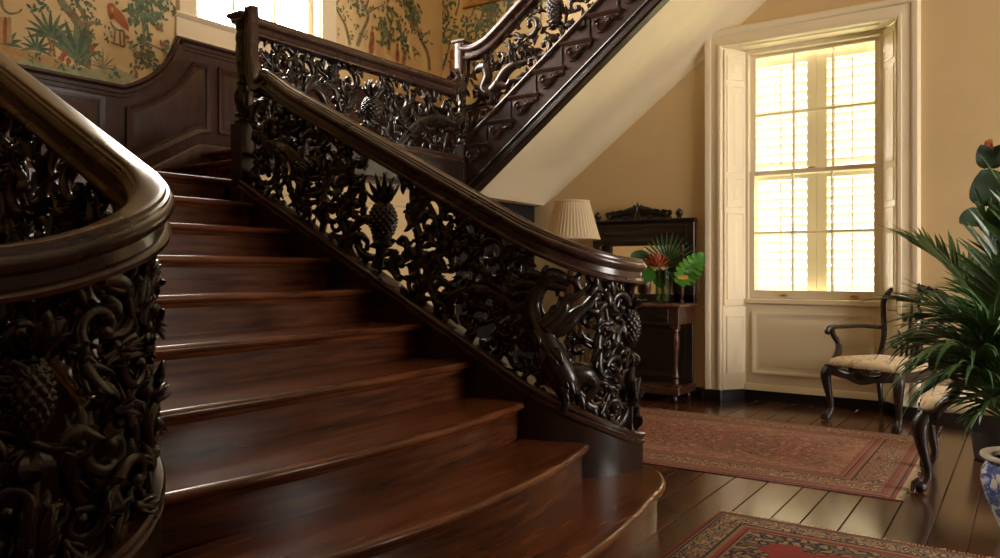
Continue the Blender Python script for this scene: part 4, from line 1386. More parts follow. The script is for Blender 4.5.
# ------------------------------------------------------------------ landings
ld = thing('stair_landing', 'dark quarter landing with two further steps up below the landing wall', 'landing', (-4.9, 3.4, 1.6))
X10 = X0-10*T
m = MB()
m.loft([[(X10+(a if a > -.4 else XW+.001-X10), y, 10*R+b) for a, b in TP] for y in (.2, 1.4, 2.3, 3.55)])
m.build('landing_floor', M_TREAD, ld)
m = MB(); m.box(X10-.07, X10-.04, YL, YR, 9*R-.004, 10*R-.055); m.build('riser', M_RISER, ld, smooth=0)
YA, YBs = 3.49, 3.906
for (yn, z, yb) in ((YA, 11*R, YBs+.05), (YBs, 12*R, YW-.012)):
    m = MB()
    m.loft([[(x, yn-(a if a > -.4 else -(yb-yn)), z+b) for a, b in TP] for x in (XW+.001, -4.30)])
    m.build('tread', M_TREAD, ld)
    m = MB(); m.box(XW+.001, -4.30, yn+.04, yn+.07, z-R-.004, z-.055); m.build('riser', M_RISER, ld, smooth=0)
m = MB()
m.box(-4.305, -4.205, YR+.05, N2Y+.05, 1.87, 2.19)
m.sweep([(-4.205, YR+.05, 1.90), (-4.205, N2Y, 1.90)], (1, 0, 0), [(0, -.03), (.018, -.028), (.018, 0), (.008, .015), (0, .02)])
m.build('fascia', M_STRING, ld)
# under the landing: plaster wall, picture rail, dark opening
m = MB()
m.box(-4.40, -4.28, YR+.055, 5.56, 0, 1.88); m.box(-4.40, -4.28, 5.56, YW, 1.86, 1.95)
m.box(XW, -4.28, YR+.3, YW, 1.88, 1.90)
struct(m.build('wall_under_landing', M_WALL, smooth=0))
m = MB(); m.sweep([(-4.28, YR, 1.735), (-4.28, 5.56, 1.735)], (1, 0, 0), [(0, -.03), (.014, -.025), (.02, 0), (.012, .02), (0, .024)])
struct(m.build('trim_2', M_WALL))
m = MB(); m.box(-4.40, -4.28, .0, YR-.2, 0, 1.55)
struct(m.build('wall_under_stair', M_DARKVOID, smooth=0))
m = MB(); m.box(-4.36, -4.32, 5.58, YW-.02, .0, 1.86)
fn = lambda u, v, dd: Vector((-4.32+dd, u, v))
for z0, z1 in ((.15, .8), (.95, 1.72)):
    frame_loop(m, [(5.72, z0), (6.22, z0), (6.22, z1), (5.72, z1)], fn, .03, .0, .012)
    frame_loop(m, [(6.36, z0), (6.84, z0), (6.84, z1), (6.36, z1)], fn, .03, .0, .012)
struct(m.build('door_1', plain('doorway shade black', (.006, .005, .0045), .9), smooth=20))  # panelled leaf coloured near black for the darkness of the open doorway

# ------------------------------------------------------------------ landing balustrade
lbz = thing('balustrade', 'level carved balustrade along the landing between two newel posts', 'balustrade', (-4.25, 4.4, 2.19), group='carved balustrades of the stair')
LP0, LP1 = YR+.06, N2Y-.05
pos = lambda t: (Vector((-4.25, YR+t, 0)), Vector((-1, 0, 0)))
m = MB()
P = [(-4.25, YR+.03, 2.862), (-4.25, 4.4, 2.862), (-4.25, 5.36, 2.862), (-4.25, 5.46, 2.872), (-4.25, 5.52, 2.91), (-4.25, 5.555, 2.98), (-4.25, 5.562, 3.08), (-4.25, 5.562, 3.26)]
P = catmull(P, 6); m.sweep(P, (1, 0, 0), RAILP)
m.build('handrail', M_RAIL, lbz)
m = MB(); m.sweep([(-4.25, YR+.05, 2.195), (-4.25, N2Y-.04, 2.195)], (1, 0, 0), STRP)
m.build('bottom_rail', M_RAIL, lbz)
pan2 = Panel(pos, lambda t: 2.205, lambda t: 2.735)
def LS(px, py): p = un(px, py, x=-4.25); return (p.y-YR, p.z)
a, b = LS(372, 121)
fr, cr, cup = pan2.pineapple(a, b-.01, .20, .086, 1.0)
pan2.tube([(.05, 2.215), (1.1, 2.215), (2.27, 2.215)], .014, 0, 6, 3)
po = fr.build('pineapple', M_CARVE, lbz, smooth=75); cr.build('leaf_crown', M_CARVE, po, smooth=75); cup.build('leaf_cup', M_CARVE, po, smooth=75)
av = [(a, b+.05, .13), (a, b+.17, .13), (a, b+.29, .09)]
a, b = LS(332, 80)
fr, cr, cup = pan2.pineapple(a, b, .12, .05, .6)
po = fr.build('pineapple', M_CARVE, lbz, smooth=75); cr.build('leaf_crown', M_CARVE, po, smooth=75); cup.build('leaf_cup', M_CARVE, po, smooth=75)
av += [(a, b+.04, .07), (a, b+.13, .06)]
pan2.tube([LS(331, 82), LS(336, 95), LS(340, 110)], [.02, .018, .022])
b3 = MB()
limb(pan2, [LS(*p) for p in ((396, 148), (404, 138), (416, 126), (432, 121), (448, 124), (457, 130))], [.03, .045, .060, .066, .062, .045], b3)
limb(pan2, [LS(*p) for p in ((452, 126), (459, 118), (463, 121))], [.06, .055, .035], b3)
limb(pan2, [LS(*p) for p in ((414, 132), (408, 146), (418, 152))], [.05, .034, .026], b3, .015)
limb(pan2, [LS(*p) for p in ((446, 134), (444, 148), (452, 152))], [.05, .034, .026], b3, .015)
for i in range(22):
    px = 404+i*2.4; qq = LS(px, 141-14*math.sin(PI*(px-396)/68)+rnd_.uniform(-6, 6)); pan2.leaf(qq[0], qq[1], rnd_.uniform(2.4, 3.6), .08, .034, rnd_.uniform(-.6, .6), .0, -.055 if i % 2 else .05, b3, 6)
b3.build('carved_beast', M_CARVE, lbz, smooth=75)
for p, r in (((416, 132), .08), ((432, 128), .09), ((448, 130), .09)): av.append((*LS(*p), r))
for hand, p, sz in ((-1, (276, 62), .10), (1, (303, 72), .12), (1, (392, 92), .10), (-1, (348, 100), .09)):
    a, b = LS(*p); pan2.scroll(a, b, PI/2, sz, hand, .022)
    for k in range(4): pan2.acanthus(a, b, 1.2+k*1.4, .10, hand, .01, 2)
pan2.fill(.05, LP1-YR-.02, 31, av, .14, .024, 900, .8, False)
pan2.mb.build('scroll_carving', M_CARVE, lbz, smooth=75)

# ------------------------------------------------------------------ upper flight
US = .745
uf = thing('staircase', 'upper flight rising to the right, with bracketed step ends on its dark string', 'staircase', (-3.0, 5.62, 2.1), group='flights of the staircase')
def ztopS(x): return 2.535+US*(x+3.973)
def zbotS(x): return 1.915+.765*(x+4.049)
XS1 = .45
m = MB()
y0, y1 = 5.60, 5.66
m.loft([[(x, y0, ztopS(x)), (x, y1, ztopS(x)), (x, y1, zbotS(x)), (x, y0, zbotS(x))] for x in (-4.22, XS1)])
m.build('string', M_STEPEND, uf, smooth=0)
def along(name, off0, prof, mat=M_STRING, f=zbotS):
    mm = MB(); mm.sweep([(-4.20, y0, f(-4.20)+off0), (XS1, y0, f(XS1)+off0)], (0, -1, 0), prof); mm.build(name, mat, uf)
along('string_moulding', .0, [(-.06, -.006), (.022, -.006), (.030, .006), (.030, .018), (.018, .026), (.016, .05), (.008, .058), (.008, .085), (.0, .09), (-.06, .09)])
along('string_moulding', .115, [(-.01, -.008), (.012, -.008), (.016, .0), (.012, .010), (0, .014), (-.01, .014)])
along('string_capping', -.018, [(-.068, -.02), (.012, -.02), (.02, -.008), (.02, .006), (.012, .016), (-.068, .016)], M_RAIL, ztopS)
# stepped ends: cornice, riser trim and scroll bracket per step
for k in range(-2, 14):
    xn, zn = -3.722+.2545*k, 2.672+.1895*k
    x1 = xn+.295
    m = MB()
    pr = [(0, 0), (.012, 0), (.016, .008), (.022, .012), (.030, .022), (.030, .032), (.024, .036), (0, .036)]
    m.sweep([(xn, y0, zn-.02), (x1, y0, zn-.02)], (0, -1, 0), pr)
    m.build('tread_end', M_RAIL, uf)
    m = MB(); m.bbox(x1-.036, x1-.02, y0-.008, y0+.002, zn+.012, zn+.1895-.022, .002)
    m.build('riser_trim', M_STRING, uf)
    m = MB()
    bl = [(xn+.035, -.022), (x1-.012, -.022), (x1-.012, -.045), (x1-.04, -.072), (x1-.075, -.060), (x1-.10, -.082), (x1-.13, -.115), (x1-.17, -.148), (x1-.21, -.150), (xn+.045, -.128)]
    m.prism(bl, lambda p, q: (p[0], y0-.001-.012*q, zn+p[1]))
    Q = Panel(lambda s: (Vector((s, y0-.013, 0)), Vector((0, -1, 0))), None, None)
    Q.scroll(xn+.10, zn-.045, PI, .050, 1, .009, .003, mb=m)
    Q.scroll(xn+.17, zn-.075, .2, .034, 1, .007, .003, mb=m)
    Q.acanthus(xn+.10, zn-.125, .5, .10, .5, .004, 2, m, 0)
    Q.acanthus(xn+.20, zn-.050, .0, .07, .5, .004, 2, m, 0)
    m.build('scroll_bracket', M_RAIL, uf)
    # the step itself
    m = MB(); m.box(xn+.01, xn+.225, y1, YW-.02, zn-.005, zn+.012); m.build('tread', M_TREAD, uf, smooth=0)
    m = MB(); m.box(xn+.215, xn+.2545+.02, y1, YW-.02, zn+.012, zn+.1895-.005); m.build('riser', M_RISER, uf, smooth=0)
# plaster soffit
def soff(uu, vv):
    x = -4.13+(XS1+4.13)*uu
    prof = [(5.655, .012), (5.9, .05), (6.3, .12), (6.5, .155), (6.68, .165), (6.82, .150), (6.91, .110), (6.97, .050), (YW-.004, -.02), (YW+.004, -.09)]
    i = vv*(len(prof)-1); k = min(int(i), len(prof)-2); f = i-k
    y = prof[k][0]+(prof[k+1][0]-prof[k][0])*f; dz = prof[k][1]+(prof[k+1][1]-prof[k][1])*f
    z = zbotS(x)+dz+.05*vv
    if uu < 1e-6: z = 1.86
    return (x-.10*vv*(1-uu), y, z)
m = MB(); m.grid(soff, 30, 28)
e = m
struct(m.build('soffit', M_SOFFIT, smooth=80, fix=False))
# its balustrade
ub = thing('balustrade', 'raking carved balustrade on the upper flight with a coiled dragon-like beast', 'balustrade', (-3.2, 5.62, 2.5), group='carved balustrades of the stair')
pos3 = lambda t: (Vector((-4.25+t, 5.62, 0)), Vector((0, -1, 0)))
ztr = lambda x: 3.515+.735*(x+3.605)
m = MB()
P = [(-4.25, 5.62, 3.235), (-4.14, 5.62, 3.205), (-4.04, 5.62, 3.225), (-3.93, 5.62, ztr(-3.93)+.005), (-3.6, 5.62, ztr(-3.6)), (-2.5, 5.62, ztr(-2.5)), (-1.2, 5.62, ztr(-1.2))]
m.sweep(catmull(P, 6), (0, 1, 0), RAILP); m.build('handrail', M_RAIL, ub)
pan3 = Panel(pos3, lambda t: ztopS(-4.25+t)+.0, lambda t: max(ztr(-4.25+t), 3.21 if t < .25 else 0)-.165)
def USx(px, py): p = un(px, py, y=5.62); return (p.x+4.25, p.z)
a, b = USx(555, 21)
fr, cr, cup = pan3.pineapple(a, b, .21, .075, .8)
po = fr.build('pineapple', M_CARVE_LIT, ub, smooth=75); cr.build('leaf_crown', M_CARVE_LIT, po, smooth=75); cup.build('leaf_cup', M_CARVE_LIT, po, smooth=75)
av = [(a, b+.06, .11), (a, b+.18, .11), (a, b+.3, .07)]
b4 = MB()
limb(pan3, [USx(*p) for p in ((481, 66), (486, 68), (488, 77), (484, 88), (489, 93), (498, 85), (505, 73), (513, 66), (522, 63), (532, 60))], [.040, .046, .044, .046, .052, .054, .048, .040, .032, .02], b4)
limb(pan3, [USx(*p) for p in ((486, 67), (480, 68), (476, 72))], [.05, .04, .024], b4)
limb(pan3, [USx(*p) for p in ((488, 88), (494, 98), (490, 106), (496, 110))], [.05, .034, .026, .028], b4, .012)
limb(pan3, [USx(*p) for p in ((498, 84), (508, 86), (512, 80))], [.045, .03, .028], b4, .012)
for p, an in (((487, 62), 1.8), ((490, 66), 1.2), ((492, 72), .6), ((522, 63), .9), ((528, 60), .2), ((515, 64), 1.4)):
    q = USx(*p); pan3.acanthus(q[0], q[1], an, .13, .9, .01, 2, b4)
b4.build('carved_beast', M_CARVE_LIT, ub, smooth=75)
for p, r in (((485, 72), .07), ((488, 90), .085), ((500, 80), .085), ((512, 68), .06)): av.append((*USx(*p), r))
pan3.fill(.08, 3.4, 47, av, .13, .024, 1400, .8, False)
pan3.mb.build('scroll_carving', M_CARVE_LIT, ub, smooth=75)

# ------------------------------------------------------------------ rugs
def rug(name, label, x0, x1, y0, y1, kind, fringe_sides):
    hx, hy = (x1-x0)/2, (y1-y0)/2
    root = thing(name, label, 'rug', ((x0+x1)/2, (y0+y1)/2, 0), group='oriental rugs on the hall floor')
    rnd = random.Random(kind)
    m = MB(); nx, ny = 40, 30
    def top(u, v):
        x, y = (u*2-1)*hx, (v*2-1)*hy
        e = min(min(u, 1-u)*2*hx, min(v, 1-v)*2*hy)
        wv = .004*math.sin(y*9+x*2) if e < .02 else 0
        return (x+(wv if min(u, 1-u) < .01 else 0), y+(wv if min(v, 1-v) < .01 else 0), .004+.007*min(1, e/.02)+.0015*math.sin(x*5)*math.sin(y*4))
    m.grid(top, nx, ny)
    m.grid(lambda u, v: ((u*2-1)*hx, (v*2-1)*hy, .001), 1, 1)
    m.build('pile', m_rug('oriental rug %d' % kind, hx, hy, kind), root, local=True)
    m = MB()
    for side in fringe_sides:
        n = int((2*hy if side in 'RL' else 2*hx)/.012)
        for i in range(n):
            q = (i+.5)/n*2-1; l = rnd.uniform(.02, .045); o = rnd.uniform(-.012, .012)
            if side in 'RL':
                sg = 1 if side == 'R' else -1
                m.tube([(sg*(hx-.004), q*hy, .007), (sg*(hx+l*.5), q*hy+o*.5, .006), (sg*(hx+l), q*hy+o, .004)], [.003, .0026, .0018], 4)
            else:
                sg = 1 if side == 'B' else -1
                m.tube([(q*hx, sg*(hy-.004), .007), (q*hx+o*.5, sg*(hy+l*.3), .006), (q*hx+o, sg*(hy+l*.6), .004)], [.003, .0026, .0018], 4)
    o = m.build('fringe', plain('rug fringe %d' % kind, (.42, .30, .18), .95), root, local=True)
    tag(o, 'pale cotton fringe', kind='stuff')
rug('rug', 'faded red and tan oriental rug in front of the window and console', -3.55, -.57, 4.45, 6.24, 1, 'R')
rug('rug', 'oriental rug with navy ground and bright red field by the stair foot', -1.262, .95, 1.45, 3.765, 2, 'B')

# ------------------------------------------------------------------ armchairs
def cabriole(m, sx, y, sg):
    """front leg with knee, ankle and ball-and-claw foot; sg = -1 bows to the front"""
    P = catmull([(sx, y, .425), (sx*1.05, y+sg*.030, .365), (sx*1.03, y+sg*.026, .28), (sx*.99, y+sg*.004, .17), (sx*.985, y-sg*.006, .10), (sx*1.0, y+sg*.012, .055), (sx*1.02, y+sg*.030, .036)], 4)
    m.tube(P, lerp_list([.036, .043, .034, .024, .020, .024, .032], len(P)), 12)
    m.ball((sx*1.02, y+sg*.030, .033), .034, 12)
    for k in range(4):
        a = -PI/2*(-sg)+(-.75+.5*k)
        m.tube([(sx*1.02+.014*math.cos(a), y+sg*.03+.014*math.sin(a), .068), (sx*1.02+.034*math.cos(a), y+sg*.03+.034*math.sin(a), .045), (sx*1.02+.040*math.cos(a), y+sg*.03+.040*math.sin(a), .008)], [.010, .011, .007], 6)
def armchair(label, loc, rz):
    root = thing('armchair', label, 'armchair', loc, rz, 'carved armchairs near the window')
    FW, BW, FY, BY = .315, .245, -.27, .25
    for sx in (-FW+.02, FW-.02):
        m = MB(); cabriole(m, sx, FY+.02, -1)
        for s2 in (-1, 1): m.ball((sx*1.04+.016*s2, FY-.018, .385), .014, 7)
        m.build('leg', M_FURN, root, local=True)
    for sx in (-BW+.02, BW-.02):
        m = MB(); P = catmull([(sx, BY, .43), (sx, BY+.005, .30), (sx*1.02, BY+.03, .15), (sx*1.05, BY+.075, .0)], 4)
        m.tube(P, lerp_list([.026, .024, .020, .024], len(P)), 8); m.build('leg', M_FURN, root, local=True)
    # seat rails with shaped, carved front apron
    m = MB()
    def rail(a, b, drop):
        n = 16; rings = []
        d = Vector((b[0]-a[0], b[1]-a[1], 0)); e = d.normalized(); nn = Vector((-e.y, e.x, 0))
        for i in range(n+1):
            u = i/n
            p = Vector((a[0], a[1], 0))+d*u
            lo = .375-drop*(abs(math.sin(PI*u))**3+.25*abs(math.sin(3*PI*u)))
            rings.append([p+nn*.018+Vector((0, 0, .44)), p-nn*.018+Vector((0, 0, .44)), p-nn*.018+Vector((0, 0, lo)), p+nn*.018+Vector((0, 0, lo))])
        m.loft(rings)
    rail((-FW, FY), (FW, FY), .045); rail((FW, FY), (BW, BY), .02); rail((BW, BY), (-BW, BY), 0); rail((-BW, BY), (-FW, FY), .02)
    Q = Panel(lambda s: (Vector((s, FY-.018, 0)), Vector((0, -1, 0))), None, None)
    for k in range(5):
        Q.leaf(0, .425, -PI/2+(k-2)*.4, .07, .022, 0, 0, .004, m, 6)
    for sg in (-1, 1):
        Q.scroll(sg*.05, .395, PI/2-sg*PI/2, .045, sg, .007, .002, mb=m); Q.acanthus(sg*.08, .405, PI/2-sg*PI/2*.9, .12, 0, .003, 2, m, 0)
    m.build('seat_rail', M_FURN, root, local=True)
    # stuffed seat
    m = MB(); rings = []
    def outl(k, z):
        pts = []
        fw, bw, fy, by = (FW+.012)*k, (BW+.0)*k, FY*k-.014, BY*k-.01
        cs = [(-fw, fy), (fw, fy), (bw, by), (-bw, by)]
        for i in range(4):
            a, b = Vector(cs[i]), Vector(cs[(i+1) % 4])
            for q in range(8):
                u = q/8; p = a+(b-a)*u
                pts.append((p.x, p.y, z))
        # soften corners
        out = []
        n = len(pts)
        for i in range(n):
            o = [pts[(i+d) % n] for d in (-1, 0, 1)]
            out.append(tuple(sum(c[j] for c in o)/3 for j in range(3)))
        return out
    for k, z in ((.97, .435), (1.0, .45), (1.0, .468), (.965, .488), (.86, .503), (.6, .515), (.2, .52)): rings.append(outl(k, z))
    m.loft(rings); m.build('seat', M_SEAT, root, local=True, smooth=60)
    # back: posts, crest and pierced splat
    m = MB()
    def yb(z): return BY+.015+(z-.43)*.19
    for sg in (-1, 1):
        P = [(sg*BW, yb(.43)-.015, .42), (sg*BW*.93, yb(.55), .55), (sg*BW*.90, yb(.68), .68), (sg*BW*1.02, yb(.84), .84), (sg*BW*1.05, yb(.94), .94), (sg*BW*.86, yb(1.01), 1.01), (sg*BW*.5, yb(1.03), 1.025), (sg*BW*.22, yb(1.045), 1.045), (0, yb(1.05), 1.05)]
        P = catmull(P, 5); m.tube(P, lerp_list([.024, .021, .021, .022, .023, .024, .025, .028, .030], len(P)), 9)
    B = Panel(lambda s: (Vector((s, 0, 0)), Vector((0, -1, 0))), None, None)
    B.map = lambda p: Vector((p[0], yb(p[2])-p[1]-.008, p[2]))
    for sg in (-1, 1):
        B.scroll(sg*.03, 1.045, PI/2-sg*PI/2*.6, .055, -sg, .013, .006, mb=m)
        B.acanthus(sg*.07, 1.03, PI/2-sg*PI/2, .13, -sg*.3, .008, 3, m)
        B.scroll(sg*.20, 1.01, PI/2-sg*.4, .030, sg, .010, .004, mb=m)
    for k in range(7): B.leaf(0, 1.02, PI/2+(k-3)*.34, .085, .028, 0, .012, .008, m, 6)
    m.build('back_frame', M_FURN, root, local=True)
    m = MB()
    for sg in (-1, 1):
        B.tube([(sg*.055, .46), (sg*.042, .56), (sg*.085, .70), (sg*.095, .80), (sg*.05, .92), (sg*.075, 1.02)], [.016, .014, .016, .016, .015, .014], 0, 7, 5, m, .7)
        B.scroll(sg*.045, .58, PI/2-sg*.3, .075, -sg, .012, 0, mb=m); B.scroll(sg*.05, .95, -PI/2+sg*.3, .065, sg, .012, 0, mb=m)
        B.acanthus(sg*.04, .78, PI/2-sg*.6, .10, sg, 0, 2, m)
    B.tube([(0, .46), (0, .62), (0, .80), (0, 1.02)], [.015, .012, .016, .012], 0, 7, 4, m, .7)
    m.build('splat', M_FURN, root, local=True)
    for sg in (-1, 1):
        m = MB()
        P = catmull([(sg*BW*.93, yb(.71), .715), (sg*(BW+.045), .12, .735), (sg*(FW+.01), -.03, .735), (sg*(FW+.022), -.14, .735), (sg*(FW+.028), -.20, .725), (sg*(FW+.03), -.225, .695), (sg*(FW+.03), -.205, .680)], 5)
        m.tube(P, lerp_list([.019, .020, .023, .024, .026, .022, .014], len(P)), 9, None, .85)
        P = catmull([(sg*(FW+.025), -.175, .722), (sg*(FW+.03), -.145, .66), (sg*(FW+.022), -.10, .60), (sg*(FW-.0), -.13, .53), (sg*(FW-.008), -.19, .46), (sg*(FW-.012), -.21, .39)], 5)
        m.tube(P, lerp_list([.022, .021, .024, .027, .028, .022], len(P)), 9)
        m.build('arm', M_FURN, root, local=True)
    return root
ch1 = armchair('carved dark armchair with pale floral seat standing under the window', (-.93, 6.64, 0), math.radians(-27))
ch2 = armchair('carved dark armchair with pale seat half hidden behind the potted palm', (-.215, 5.00, 0), math.radians(-88))

# ------------------------------------------------------------------ console with mirror
def console():
    X0c, X1c = -3.60, -2.555
    yf, yb_ = 6.545, YW-.035
    root = thing('console_table', 'dark carved console table with tall mirror back against the wall', 'console table', ((X0c+X1c)/2, (yf+yb_)/2, 0))
    m = MB(); m.bbox(X0c-.02, X1c+.02, yf-.02, yb_, .855, .885, .008); m.build('top', M_MARBLE, root)
    m = MB(); m.bbox(X0c+.01, X1c-.005, yf+.005, yb_, .70, .855, .004)
    m.build('frieze', M_FURN2, root)
    m = MB(); m.bbox(X0c+.10, X1c-.10, yf-.006, yf+.006, .715, .842, .003)
    Q = Panel(lambda s: (Vector((s, yf-.008, 0)), Vector((0, -1, 0))), None, None)
    cx = (X0c+X1c)/2
    for sg in (-1, 1):
        Q.scroll(cx+sg*.03, .775, PI/2-sg*PI/2, .07, sg, .009, .002, mb=m); Q.acanthus(cx+sg*.08, .78, PI/2-sg*PI/2, .20, sg*.4, .003, 3, m, 0)
        Q.acanthus(X0c+.5+sg*.30 if False else cx+sg*.30, .775, PI/2-sg*PI/2, .12, -sg*.4, .003, 2, m, 0)
    Q.mb = m
    m.build('drawer', M_FURN, root)
    for x in (X0c+.05, X1c-.05):
        m = MB()
        m.bbox(x-.035, x+.035, yf+.01, yf+.08, .66, .70, .004)
        pr = [(.034, .66), (.036, .645), (.022, .63), (.030, .61), (.038, .57), (.034, .50), (.022, .42), (.020, .32), (.026, .26), (.034, .235), (.020, .22), (.032, .20), (.032, .17), (.024, .165)]
        m.lathe(pr, (x, yf+.045, 0), 20, lambda a, z: 1+(.07*math.cos(8*a) if .44 < z < .6 else 0))
        m.bbox(x-.04, x+.04, yf+.005, yf+.085, .145, .168, .004)
        m.build('leg', M_FURN2, root)
    m = MB(); m.bbox(X0c, X1c, yf-.005, yb_, .075, .145, .008); m.build('plinth_shelf', M_FURN2, root)
    for x in (X0c+.06, X1c-.06):
        for y in (yf+.05, yb_-.05):
            m = MB(); m.lathe([(.016, .075), (.022, .06), (.030, .04), (.028, .015), (.016, .002)], (x, y, 0), 14); m.build('bun_foot', M_FURN, root)
    m = MB(); m.bbox(X0c+.02, X1c-.02, yb_-.03, yb_, .145, .70, .003)
    fn = lambda u, v, dd: Vector((u, yb_-.03-dd, v))
    frame_loop(m, [(X0c+.10, .20), (X1c-.10, .20), (X1c-.10, .65), (X0c+.10, .65)], fn, .03, .0, .012)
    m.build('back_panel', M_FURN, root)
    # upper part: frame, mirror, colonnettes, cornice and pierced cresting
    zt = 1.66
    m = MB()
    m.bbox(X0c, X0c+.20, yb_-.045, yb_, .885, zt-.18, .004); m.bbox(X1c-.20, X1c, yb_-.045, yb_, .885, zt-.18, .004)
    m.bbox(X0c, X1c, yb_-.05, yb_, 1.42, zt-.02, .004); m.bbox(X0c, X1c, yb_-.045, yb_, .885, .96, .004)
    fn2 = lambda u, v, dd: Vector((u, yb_-.05-dd, v))
    frame_loop(m, [(X0c+.08, 1.47), (X1c-.08, 1.47), (X1c-.08, 1.60), (X0c+.08, 1.60)], fn2, .02, .0, .010)
    m.sweep([(X0c-.01, yb_-.04, zt), (X1c+.01, yb_-.04, zt)], (0, -1, 0), [(-.04, -.03), (.012, -.03), (.018, -.02), (.030, -.008), (.034, .004), (.030, .012), (-.04, .012)])
    m.build('mirror_frame', M_FURN, root)
    m = MB(); m.box(X0c+.19, X1c-.19, yb_-.022, yb_-.016, .95, 1.43); m.build('mirror', M_MIRROR, root, smooth=0)
    for x in (X0c+.10, X1c-.10):
        m = MB(); m.lathe([(.022, .886), (.024, .90), (.012, .915), (.020, .94), (.024, 1.0), (.016, 1.08), (.012, 1.2), (.014, 1.30), (.022, 1.33), (.014, 1.345), (.024, 1.37), (.024, 1.42)], (x, yb_-.10, 0), 14)
        m.build('colonnette', M_FURN2, root)
        m = MB(); m.bbox(x-.05, x+.05, yb_-.13, yb_-.04, 1.42, 1.44, .003); m.build('bracket_shelf', M_FURN, root)
    for x in (X0c+.05, X1c-.15):
        m = MB(); m.lathe([(.03, zt+.01), (.018, zt+.025), (.030, zt+.045), (.036, zt+.062), (.028, zt+.085), (.010, zt+.10), (.004, zt+.105)], (x, yb_-.03, 0), 16); m.build('finial', M_FURN, root)
    C = Panel(lambda s: (Vector((s, yb_-.03, 0)), Vector((0, -1, 0))), None, None)
    m = MB()
    cx = un(639, 205, y=6.95).x
    for sg in (-1, 1):
        d = PI/2-sg*PI/2
        C.tube([(cx+sg*.02, zt+.12), (cx+sg*.10, zt+.10), (cx+sg*.18, zt+.075), (cx+sg*.26, zt+.055), (cx+sg*.30, zt+.02)], [.032, .030, .026, .024, .018], 0, 8, 4, m)
        C.scroll(cx+sg*.22, zt+.015, d+sg*.5, .055, -sg, .015, .003, mb=m)
        C.scroll(cx+sg*.10, zt+.02, d+sg*.8, .060, -sg, .015, .003, mb=m)
        C.scroll(cx+sg*.31, zt+.05, d, .035, sg, .012, 0, mb=m)
        for q in (.06, .14, .22): C.acanthus(cx+sg*q, zt+.085-q*.1, d+sg*.4, .10, -sg*.8, .01, 2, m)
    for k in range(7): C.leaf(cx, zt+.05, PI/2+(k-3)*.36, .13-.012*abs(k-3), .045, 0, .012, .01, m, 7)
    half_ = [(0, .150), (.035, .142), (.06, .118), (.10, .112), (.15, .098), (.19, .082), (.22, .085), (.26, .066), (.30, .05), (.325, .03), (.33, .0)]
    m.prism([(cx+u, zt+v) for u, v in half_]+[(cx-u, zt+v) for u, v in half_[:0:-1]], lambda p, q: (p[0], yb_-.012-.014*q, p[1]))
    C.tube([(cx-.34, zt+.014), (cx, zt+.016), (cx+.34, zt+.014)], .016, 0, 8, 3, m)
    C.tube([(cx, zt), (cx, zt+.10)], [.05, .03], 0, 8, 2, m)
    m.build('cresting', M_FURN, root)
console()

# ------------------------------------------------------------------ lamp on a small pedestal table
LX, LY = un(572, 220, y=6.15).x, 6.15
def lamp():
    t = thing('pedestal_table', 'small dark pedestal table carrying the lamp beside the console', 'table', (LX, LY, 0))
    m = MB(); m.lathe([(.0, .735), (.27, .735), (.285, .745), (.285, .758), (.27, .765), (.0, .765)], (LX, LY, 0), 28); m.build('table_top', M_FURN, t)
    m = MB(); m.lathe([(.09, .735), (.05, .72), (.03, .68), (.045, .60), (.055, .50), (.035, .40), (.030, .32), (.05, .27), (.05, .20), (.03, .18)], (LX, LY, 0), 16); m.build('pedestal', M_FURN, t)
    for k in range(3):
        a = 2*PI*k/3+.4
        m = MB(); P = catmull([(LX+r*math.cos(a), LY+r*math.sin(a), z) for r, z in ((.02, .25), (.10, .22), (.18, .12), (.25, .035), (.29, .022))], 4)
        m.tube(P, lerp_list([.03, .027, .022, .018, .022], len(P)), 8); m.build('leg', M_FURN, t)
    z0 = .766
    l = thing('table_lamp', 'table lamp with cream pleated fabric shade beside the console', 'lamp', (LX, LY, z0))
    m = MB(); m.lathe([(.0, z0), (.085, z0), (.09, z0+.02), (.06, z0+.035), (.03, z0+.06), (.05, z0+.12), (.075, z0+.22), (.07, z0+.32), (.035, z0+.42), (.022, z0+.47), (.028, z0+.49), (.018, z0+.51), (.016, z0+.56)], (LX, LY, 0), 20)
    m.build('base', M_FURN2, l)
    zb, zt = un(572, 239, y=LY).z, un(572, 202, y=LY).z
    rb_, rt = .25, .155
    m = MB(); m.tube([(LX, LY, z0+.55), (LX, LY, zt-.02)], .006, 8)
    for k in range(3):
        a = 2*PI*k/3; m.tube([(LX, LY, zt-.03), (LX+rt*.96*math.cos(a), LY+rt*.96*math.sin(a), zt-.012)], .003, 6)
    m.lathe([(.004, zt-.03), (.012, zt-.005), (.010, zt+.01), (.002, zt+.025)], (LX, LY, 0), 10)
    m.build('harp', M_BRASS, l)
    m = MB(); n = 180
    def sh(r, z, k): return [(LX+(r*(1+.016*k*math.cos(45*2*PI*j/n)))*math.cos(2*PI*j/n), LY+(r*(1+.016*k*math.cos(45*2*PI*j/n)))*math.sin(2*PI*j/n), z) for j in range(n)]
    rings = [sh(rb_+(rt-rb_)*q, zb+(zt-zb)*q, 1) for q in (0.03, .25, .5, .75, .97)]
    inner = [sh(rb_-.004+(rt-rb_)*q, zb+(zt-zb)*q, 1) for q in (.97, .5, .03)]
    m.loft(rings+inner+[rings[0]], False)
    shade = m.build('lamp_shade', M_SHADE, l, smooth=70)
    for q, r in ((0, rb_), (1, rt)):
        z = zb+(zt-zb)*q; m = MB()
        m.loft([[(LX+(r+d)*math.cos(2*PI*j/60), LY+(r+d)*math.sin(2*PI*j/60), z+e) for j in range(60)] for d, e in ((.002, -.008), (.006, -.004), (.006, .006), (.002, .01), (-.006, .008), (-.006, -.006), (.002, -.008))], False)
        m.build('shade_trim', M_SHADE, shade)
lamp()

